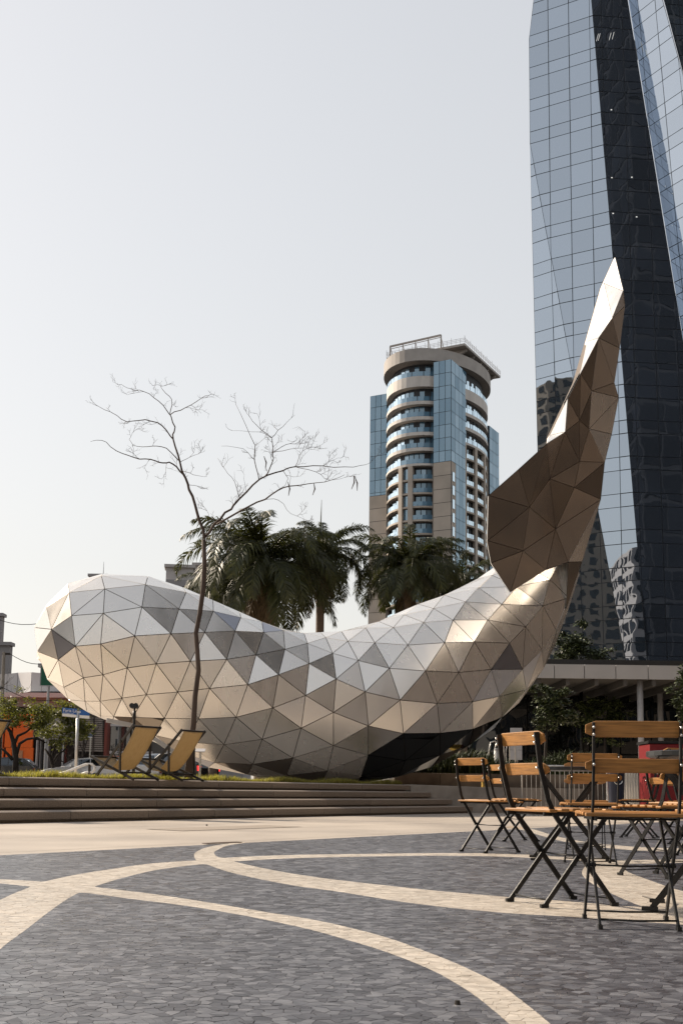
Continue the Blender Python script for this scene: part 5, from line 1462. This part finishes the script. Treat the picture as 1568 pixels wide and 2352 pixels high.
# crowd barriers
def barrier(label, c, rot, group, W=2.2, H=1.08, bars=20):
    t = thing('crowd_barrier', label, 'barrier', c, group)
    mb = MB(); r = .05
    mb.tube([(-W / 2, 0, .12), (-W / 2, 0, H - .12), (-W / 2 + .035, 0, H - .035), (-W / 2 + .12, 0, H), (W / 2 - .12, 0, H), (W / 2 - .035, 0, H - .035), (W / 2, 0, H - .12), (W / 2, 0, .12), (-W / 2, 0, .12)], .019, 8); mb.build('outer_frame', M['steel'], t, local=True, smooth=True)
    for k in range(bars):
        x = -W / 2 + W * (k + 1) / (bars + 1); mb = MB(); mb.tube([(x, 0, .12), (x, 0, H)], .007, 5); mb.build('bar', M['steel'], t, local=True)
    for x in (-W * .36, W * .36):
        mb = MB(); mb.tube([(x, -.28, 0), (x, -.05, .06), (x, 0, .13), (x, .05, .06), (x, .28, 0)], .016, 6); mb.build('foot', M['steel'], t, local=True)
    t.rotation_euler.z = rot
    return t
GBR = 'crowd barriers by the planter'
c = at(1312, 1800, 25); barrier('crowd barrier standing broadside in front of the planter wall', (c.x, 25, 0), .04, GBR)
words_ = ['first', 'second', 'third', 'fourth', 'fifth', 'sixth', 'seventh']
for k in range(7):
    c = at(1434 + k * 9.0, 1800, 22.5); barrier('%s barrier from the navy bin in the stack seen end-on' % words_[k], (c.x, 22.5 + .9 + .05 * k, 0), rad(84 - k * .6), GBR, bars=8)
# navy bin and red panel
nb = thing('navy_bin', 'dark navy litter bin with ring handle between chair and barriers', 'bin', (at(1414, 1800, 20).x, 20, 0))
c = at(1414, 1800, 20); M['navy'] = mat('navy_plastic', (.008, .011, .028), .4)
mb = MB(); mb.tube([(c.x, 20, .04), (c.x, 20, .12), (c.x, 20, .95), (c.x, 20, 1.0)], [.10, .12, .15, .145], 16); mb.build('body', M['navy'], nb, smooth=True)
mb = MB(); mb.tube([(c.x, 20, 1.003), (c.x, 20, 1.05), (c.x, 20, 1.10)], [.155, .155, .09], 16); mb.build('lid', M['navy'], nb, smooth=True)
mb = MB(); mb.tube([(c.x + .07 * math.cos(t_), 19.845, .72 + .06 * math.sin(t_)) for t_ in [math.pi + k * math.pi / 8 for k in range(9)]], .008, 5); mb.build('ring_handle', M['steel'], nb)
rb = thing('red_kiosk', 'deep red kiosk panel behind the chairs at the picture edge', 'kiosk', (at(1540, 1800, 24).x, 24, 0))
a, b = at(1491, 1735, 24), at(1640, 1800, 24); M['deep_red'] = mat('deep_red_panel', (.20, .004, .007), .5, var=.1, scale=1)
mb = MB(); mb.bb((a.x, 24, .05), (b.x, 24.9, a.z + .25)); mb.build('side_panel', M['deep_red'], rb, bevel=.02)
mb = MB(); mb.bb((a.x - .03, 23.97, 0), (b.x + .03, 24.93, .049)); mb.build('plinth', M['black_metal'], rb)
mb = MB(); mb.bb((a.x - .03, 23.97, a.z + .253), (b.x + .03, 24.93, a.z + .31)); mb.build('top_cap', M['black_metal'], rb)
# white post and sign plate in the gap under the tail
t = thing('panelled_board', 'pale panelled board standing in the gap between whale and lobby', 'board', (at(1184, 1800, 44).x, 44, 0))
for i, (a, b) in enumerate(((1672, 1686), (1687, 1701), (1702, 1722), (1723, 1745))): sbox(MB(), 1172, 1198, a, b, 44, .1).build('board_strip', M['fascia'], t)
mb = MB(); p = at(1185, 1720, 44.2); mb.bb((p.x - .06, 44.2, 0), (p.x + .06, 44.3, p.z)); mb.build('post', M['grey_paint'], t)
t = thing('white_bollard', 'short white bollard beneath the whale tail', 'bollard', (at(1139, 1800, 36).x, 36, 0))
p = at(1139, 1723, 36); mb = MB(); mb.cyl((p.x, 36, 0), .075, p.z, 14); mb.build('shaft', M['white_paint'], t, smooth=True)
mb = MB(); mb.cyl((p.x, 36, p.z + .002), .085, .05, 14, .05); mb.build('cap', M['grey_paint'], t, smooth=True)
t = thing('park_bicycle_rack', 'tangle of bent steel cycle stands behind the belly of the whale', 'cycle stand', (at(1135, 1800, 37).x, 37, 0))
for k in range(4):
    x = at(1122 + k * 13, 1700, 37).x; mb = MB(); zz = at(1122, 1705, 37).z
    mb.tube([(x, 37, 0), (x, 37, zz - .25), (x + .06, 37, zz), (x + .2, 37, zz + .05), (x + .3, 37, zz - .1), (x + .32, 37, 0)], .022, 6); mb.build('hoop', M['steel'], t, smooth=True)
# info plinth by the tree
t = thing('info_plinth', 'thin post with small slanted info plate beside the whale', 'info post', (at(530, 1780, 22.2).x, 22.2, LAWN_Z))
p = at(460.5, 1726, 22.2); b = at(458, 1785, 22.2)
t.location = (p.x, 22.2, LAWN_Z)
mb = MB(); mb.bb((p.x - .022, 22.18, LAWN_Z - .02), (p.x + .022, 22.22, p.z)); mb.build('stem', M['steel'], t)
mb = MB(); mb.box(p + UP * .02, (.19, .14, .02), (Vector((1, 0, 0)), Vector((0, .9, .42)).normalized(), Vector((0, -.42, .9)).normalized())); mb.build('plate', M['fascia'], t)
# lamp mast in front of the head
t = thing('spot_mast', 'thin black mast with two small spotlights in front of the whale head', 'light mast', (at(308, 1780, 23).x, 23, LAWN_Z))
mb = MB(); mb.tube([at(307, 1800, 23), at(307, 1700, 23), at(308.5, 1660, 23), at(309.5, 1625, 23)], [.035, .035, .026, .018], 8); mb.build('pole', M['black_metal'], t, smooth=True)
mb = MB(); mb.tube([at(308.6, 1652, 23), at(309.2, 1633, 23)], .034, 8); mb.build('sleeve', M['black_metal'], t, smooth=True)
for u in (304, 313):
    mb = MB(); p = at(u, 1623, 23); mb.tube([p + Vector((0, .06, 0)), p + Vector((0, -.05, .02))], [.045, .055], 8); mb.build('spotlight', M['black_metal'], t)
mb = MB(); mb.bar(at(303, 1624, 23), at(314, 1624, 23), .02, .02); mb.build('crossbar', M['black_metal'], t)
# ------------------------------------------------------------------ folding cafe chairs and tables
def flat(mb, pts, w, d, side=(1, 0, 0)):
    """mitred flat bar through points, w across side, d across the bend plane"""
    sd = Vector(side); n = len(pts); vs = []; pts = [Vector(p) for p in pts]
    for i, p in enumerate(pts):
        t = (pts[min(i + 1, n - 1)] - pts[max(i - 1, 0)]).normalized(); nn = t.cross(sd).normalized()
        vs += [p + sd * w / 2 + nn * d / 2, p - sd * w / 2 + nn * d / 2, p - sd * w / 2 - nn * d / 2, p + sd * w / 2 - nn * d / 2]
    fs = [(0, 1, 2, 3), tuple(4 * (n - 1) + k for k in (3, 2, 1, 0))]
    for i in range(n - 1):
        for k in range(4): fs.append((i * 4 + k, (i + 1) * 4 + k, (i + 1) * 4 + (k + 1) % 4, i * 4 + (k + 1) % 4))
    mb.add(vs, fs)
def back_slat(z0, z1, y0, y1, W_, bow, th=.012):
    """gently bowed back slat with rounded ends, in front of the posts"""
    mb = MB(); n = 10; vs = []; fs = []
    for i in range(n + 1):
        f = i / n * 2 - 1; x = f * W_ / 2; y = -bow * (1 - f * f)
        rnd = max(0, abs(f) - .90) / .10; sh = .016 * rnd * rnd
        for (zz, yy) in ((z0 + sh, y0), (z1 - sh, y1)):
            vs += [(x, yy + y, zz), (x, yy + y + th, zz)]
    for i in range(n):
        a = i * 4; b = a + 4
        fs += [(a, b, b + 2, a + 2), (a + 1, a + 3, b + 3, b + 1), (a + 2, b + 2, b + 3, a + 3), (a, a + 1, b + 1, b)]
    fs += [(0, 2, 3, 1), (n * 4, n * 4 + 1, n * 4 + 3, n * 4 + 2)]
    mb.add(vs, fs); return mb
GCH = 'folding cafe chairs on the plaza'
def make_chair():
    t = thing('folding_chair', 'x', 'chair', (0, 0, 0), GCH)
    HW = .165
    for s in (-1, 1):
        mb = MB(); flat(mb, [(s * HW, -.235, .825), (s * HW, -.215, .66), (s * HW, -.175, .50), (s * HW, -.145, .44), (s * HW, .0, .24), (s * HW, .175, .012)], .009, .024)
        mb.build('back_post', M['black_metal'], t, local=True)
        mb = MB(); flat(mb, [(s * (HW - .018), .165, .437), (s * (HW - .018), .0, .24), (s * (HW - .018), -.185, .012)], .009, .022)
        mb.build('rear_leg', M['black_metal'], t, local=True)
        mb = MB(); mb.bar((s * (HW - .009), -.195, .437), (s * (HW - .009), .20, .437), .008, .018, (1, 0, 0)); mb.build('seat_rail', M['black_metal'], t, local=True)
        for y_, xx in ((.178, HW), (-.19, HW - .018)):
            mb = MB(); mb.box((s * xx, y_, .008), (.016, .04, .016)); mb.build('foot', M['black_metal'], t, local=True)
        mb = MB(); mb.tube([(s * (HW - .028), 0, .24), (s * (HW + .012), 0, .24)], .009, 8); mb.build('pivot', M['black_metal'], t, local=True)
        for (y_, z) in ((-.2455, .805), (-.243, .775), (-.2305, .655)):
            mb = MB(); mb.sphere((s * HW, y_ - .003, z), .0065, 8, 5); mb.build('bolt', M['bolt'], t, local=True, smooth=True)
    for (y_, z, w) in ((.16, .035, HW), (-.165, .035, HW - .018), (0.0, .24, HW - .02), (.165, .437, HW - .018), (-.148, .437, HW)):
        mb = MB(); mb.tube([(-w, y_, z), (0, y_, z - .004), (w, y_, z)], .0045, 6); mb.build('crossbar', M['black_metal'], t, local=True, smooth=True)
    back_slat(.766, .832, -.212, -.221, .388, .006).build('back_slat', M['beech'], t, local=True, bevel=.003)
    back_slat(.622, .680, -.190, -.200, .388, .006).build('back_slat', M['beech'], t, local=True, bevel=.003)
    for k in range(7):
        y_ = -.165 + k * .060; zz = .452 + .006 * math.cos((k - 3) * .5) - (.008 if k == 6 else 0)
        mb = MB(); mb.box((0, y_, zz), (.400 - .012 * (k in (0, 6)), .043, .015)); mb.build('seat_slat', M['beech'], t, local=True, bevel=.004)
    return t
proto = make_chair(); used = [False]
def chair(label, X, Y, facing, tilt=0):
    o = proto if not used[0] else copy_tree(proto); used[0] = True
    o.location = (X, Y, .0015); o.rotation_euler = (0, 0, math.atan2(-facing[0], facing[1])); o.scale = (1, 1, .955); o["label"] = label
    return o
chair('folding chair with glowing orange back slats, largest lit one at the plaza centre', 1.045, 5.42, (.92, .39))
chair('nearest folding chair, its dark back turned to the viewer', 1.17, 4.62, (.10, .995))
chair('folding chair standing alone leftmost, gold back slats, beside the steps end', 1.29, 9.85, (.80, .60))
chair('folding chair in shade drawn up to the round-legged table, back to viewer', 1.83, 8.35, (.05, 1))
chair('distant folding chair half hidden behind the largest lit chair', 1.86, 12.1, (.97, .25))
chair('folding chair with pale seat slats at the picture edge, facing left', 2.10, 6.15, (-.95, -.3))
chair('folding chair in the second row with its seat crossing the red kiosk', 2.58, 8.2, (-.35, .93))
chair('folding chair with two short sunlit back slats before the red kiosk', 3.62, 11.8, (.85, -.5))
chair('small far folding chair in front of the barrier stack', 3.50, 13.4, (-.9, .4))
chair('folding chair behind the table, its slats between the barrier bars', 2.28, 10.6, (-.2, -.98))
chair('folding chair turned sideways beyond the second row', 2.95, 9.9, (.9, .42))
chair('folding chair in shade wedged between the nearest chair and the table', 2.02, 7.25, (-.55, .83))
M['table_top'] = mat('table_top_metal', (.03, .032, .034), .3, .3, var=.1, bump=.05)
def make_table(label, X, Y, rot, S=.60, H=.71):
    t = thing('folding_table', label, 'table', (0, 0, 0), 'folding cafe tables')
    mb = MB(); n = 24
    mb.tube([(0, 0, H - .028), (0, 0, H - .022), (0, 0, H - .002), (0, 0, H)], [S / 2 - .01, S / 2, S / 2, S / 2 - .004], 32); mb.build('table_top', M['table_top'], t, local=True)
    for s in (-1, 1):
        for k, xx in ((1, .20), (-1, .17)):
            mb = MB(); flat(mb, [(s * xx, -k * .24, H - .035), (s * xx, 0, .36), (s * xx, k * .27, .012)], .012, .026); mb.build('leg', M['black_metal'], t, local=True)
            mb = MB(); mb.box((s * xx, k * .28, .008), (.03, .07, .016)); mb.build('foot', M['black_metal'], t, local=True)
    for (x_, y_, z) in ((.20, .25, .04), (.17, -.25, .04), (.2, 0, .36)):
        mb = MB(); mb.tube([(-x_, y_, z), (x_, y_, z)], .006, 6); mb.build('crossbar', M['black_metal'], t, local=True)
    mb = MB(); mb.tube([(-.22, -.22, H - .06), (.22, -.22, H - .06)], .008, 6); mb.build('under_rail', M['black_metal'], t, local=True)
    t.location = (X, Y, .0015); t.rotation_euler.z = rot
    return t
make_table('folding metal table behind the shaded chair', 1.80, 8.92, rad(82))
make_table('folding metal table just behind the nearest chair at the picture edge', 1.72, 5.25, rad(70))
# ------------------------------------------------------------------ deck chairs on the lawn
def make_deck():
    t = thing('deck_chair', 'x', 'deck chair', (0, 0, 0), 'canvas deck chairs on the lawn')
    W_ = .30
    for s in (-1, 1):
        mb = MB(); flat(mb, [(s * W_, -.48, .88), (s * W_, .46, 0)], .024, .042); mb.build('back_rail', M['dark_wood'], t, local=True)
        mb = MB(); flat(mb, [(s * (W_ - .03), .60, .385), (s * (W_ - .03), -.50, 0)], .024, .040); mb.build('seat_rail', M['dark_wood'], t, local=True)
        mb = MB(); flat(mb, [(s * (W_ + .025), -.20, .64), (s * (W_ + .025), -.22, .11)], .022, .036); mb.build('prop', M['dark_wood'], t, local=True)
    for (y_, z, w, r) in ((-.465, .866, W_, .017), (.59, .382, W_ - .03, .017), (-.22, .115, W_ + .025, .014), (-.47, .02, W_ - .03, .014), (.43, .03, W_, .014)):
        mb = MB(); mb.tube([(-w, y_, z), (w, y_, z)], r, 8); mb.build('crossbar', M['dark_wood'], t, local=True, smooth=True)
    P_ = [(-.47, .86), (-.33, .64), (-.16, .42), (.0, .255), (.14, .18), (.28, .185), (.42, .26), (.52, .325), (.59, .385)]
    mb = MB(); vs = []; fs = []
    for i in range(len(P_) - 1):
        for k in range(4):
            f = k / 4; p0, p1, p2, p3 = P_[max(i - 1, 0)], P_[i], P_[i + 1], P_[min(i + 2, len(P_) - 1)]
            c = [.5 * ((2 * p1[m]) + (p2[m] - p0[m]) * f + (2 * p0[m] - 5 * p1[m] + 4 * p2[m] - p3[m]) * f * f + (3 * p1[m] - p0[m] - 3 * p2[m] + p3[m]) * f ** 3) for m in (0, 1)]
            for q in range(7):
                xx = (q / 6 * 2 - 1) * (W_ - .055); vs.append((xx, c[0], c[1] - .015 * (1 - (q / 3 - 1) ** 2)))
    n = len(vs) // 7
    for i in range(n - 1):
        for q in range(6): fs.append((i * 7 + q, i * 7 + q + 1, (i + 1) * 7 + q + 1, (i + 1) * 7 + q))
    mb.add(vs, fs); o = mb.build('canvas_sling', M['canvas_thin'], t, local=True, smooth=True)
    m = o.modifiers.new('s', 'SOLIDIFY'); m.thickness = .004
    return t
# canvas lets some sun through
m, N, L, P = nmat('sunlit_canvas')
tr2 = N.new('ShaderNodeBsdfTranslucent'); tr2.inputs[0].default_value = (.50, .39, .23, 1)
P.inputs['Base Color'].default_value = (.62, .45, .22, 1); P.inputs['Roughness'].default_value = .85
nz = N.new('ShaderNodeTexNoise'); nz.inputs['Scale'].default_value = 9; tc = N.new('ShaderNodeTexCoord'); mp = N.new('ShaderNodeMapping'); mp.inputs['Scale'].default_value = (6, 1, 1); L.new(tc.outputs['Object'], mp.inputs[0]); L.new(mp.outputs[0], nz.inputs['Vector'])
cr = N.new('ShaderNodeValToRGB'); cr.color_ramp.elements[0].position = .35; cr.color_ramp.elements[0].color = (.38, .31, .20, 1); cr.color_ramp.elements[1].position = .7; cr.color_ramp.elements[1].color = (.50, .415, .28, 1)
L.new(nz.outputs['Fac'], cr.inputs[0]); L.new(cr.outputs[0], P.inputs['Base Color'])
mx = N.new('ShaderNodeMixShader'); mx.inputs[0].default_value = .45; L.new(P.outputs[0], mx.inputs[1]); L.new(tr2.outputs[0], mx.inputs[2]); L.new(mx.outputs[0], N['Material Output'].inputs['Surface'])
M['canvas_thin'] = m
dproto = make_deck()
def deck(label, u, Y, facing, first=False):
    o = dproto if first else copy_tree(dproto); p = at(u, 1780, Y)
    o.location = (p.x, Y, LAWN_Z - .012); o.rotation_euler = (0, 0, math.atan2(-facing[0], facing[1])); o["label"] = label
    return o
deck('deck chair with straight pale canvas, farther from the bare tree', 290, 19.0, (-.78, .62), True)
deck('deck chair with deeply sagging amber canvas beside the bare tree', 396, 20.2, (-.82, .57))
deck('deck chair cut off by the picture edge', -62, 17.6, (-.78, .62))
plain_block('added_pale_block', 'unseen pale block added behind the viewer to brighten the whale panels', (-5, -76), (120, 30, 32), rad(2), M['apt_white'], M['apt_window'], 9, 30, .5)  # added out of view as a bright reflection for the whale's middle
plain_block('added_brown_block', 'unseen low brown block, added to be mirrored in the fluke underside', (38, 16.5), (24, 117, 34), 0, M['brown_wall'], M['dark_pane'], 8, 8, .62)  # unseen block put in so the flukes mirror a dim brown
plain_block('added_black_tower', 'unseen black glass tower, added for the dark folded face to mirror', (86, 16.5), (68, 117, 185), 0, M['dark_block'], M['dark_pane'], 36, 22, .86)  # added off view; its dark mass is what the folded face reflects
plain_block('beige_office_block', 'beige stone office tower mirrored in the lower glass', (-182, 46), (44, 40, 104), rad(70), M['beige_wall'], M['dark_pane'], 30, 8, .6)
plain_block('added_shadow_block', 'unseen block added to shadow the ground behind the viewer', (-58, 12), (26, 26, 52), rad(33), M['grey_render'], M['dark_pane'], 14, 7, .6)  # unseen shadow caster, added to cut bounce light from behind the camera
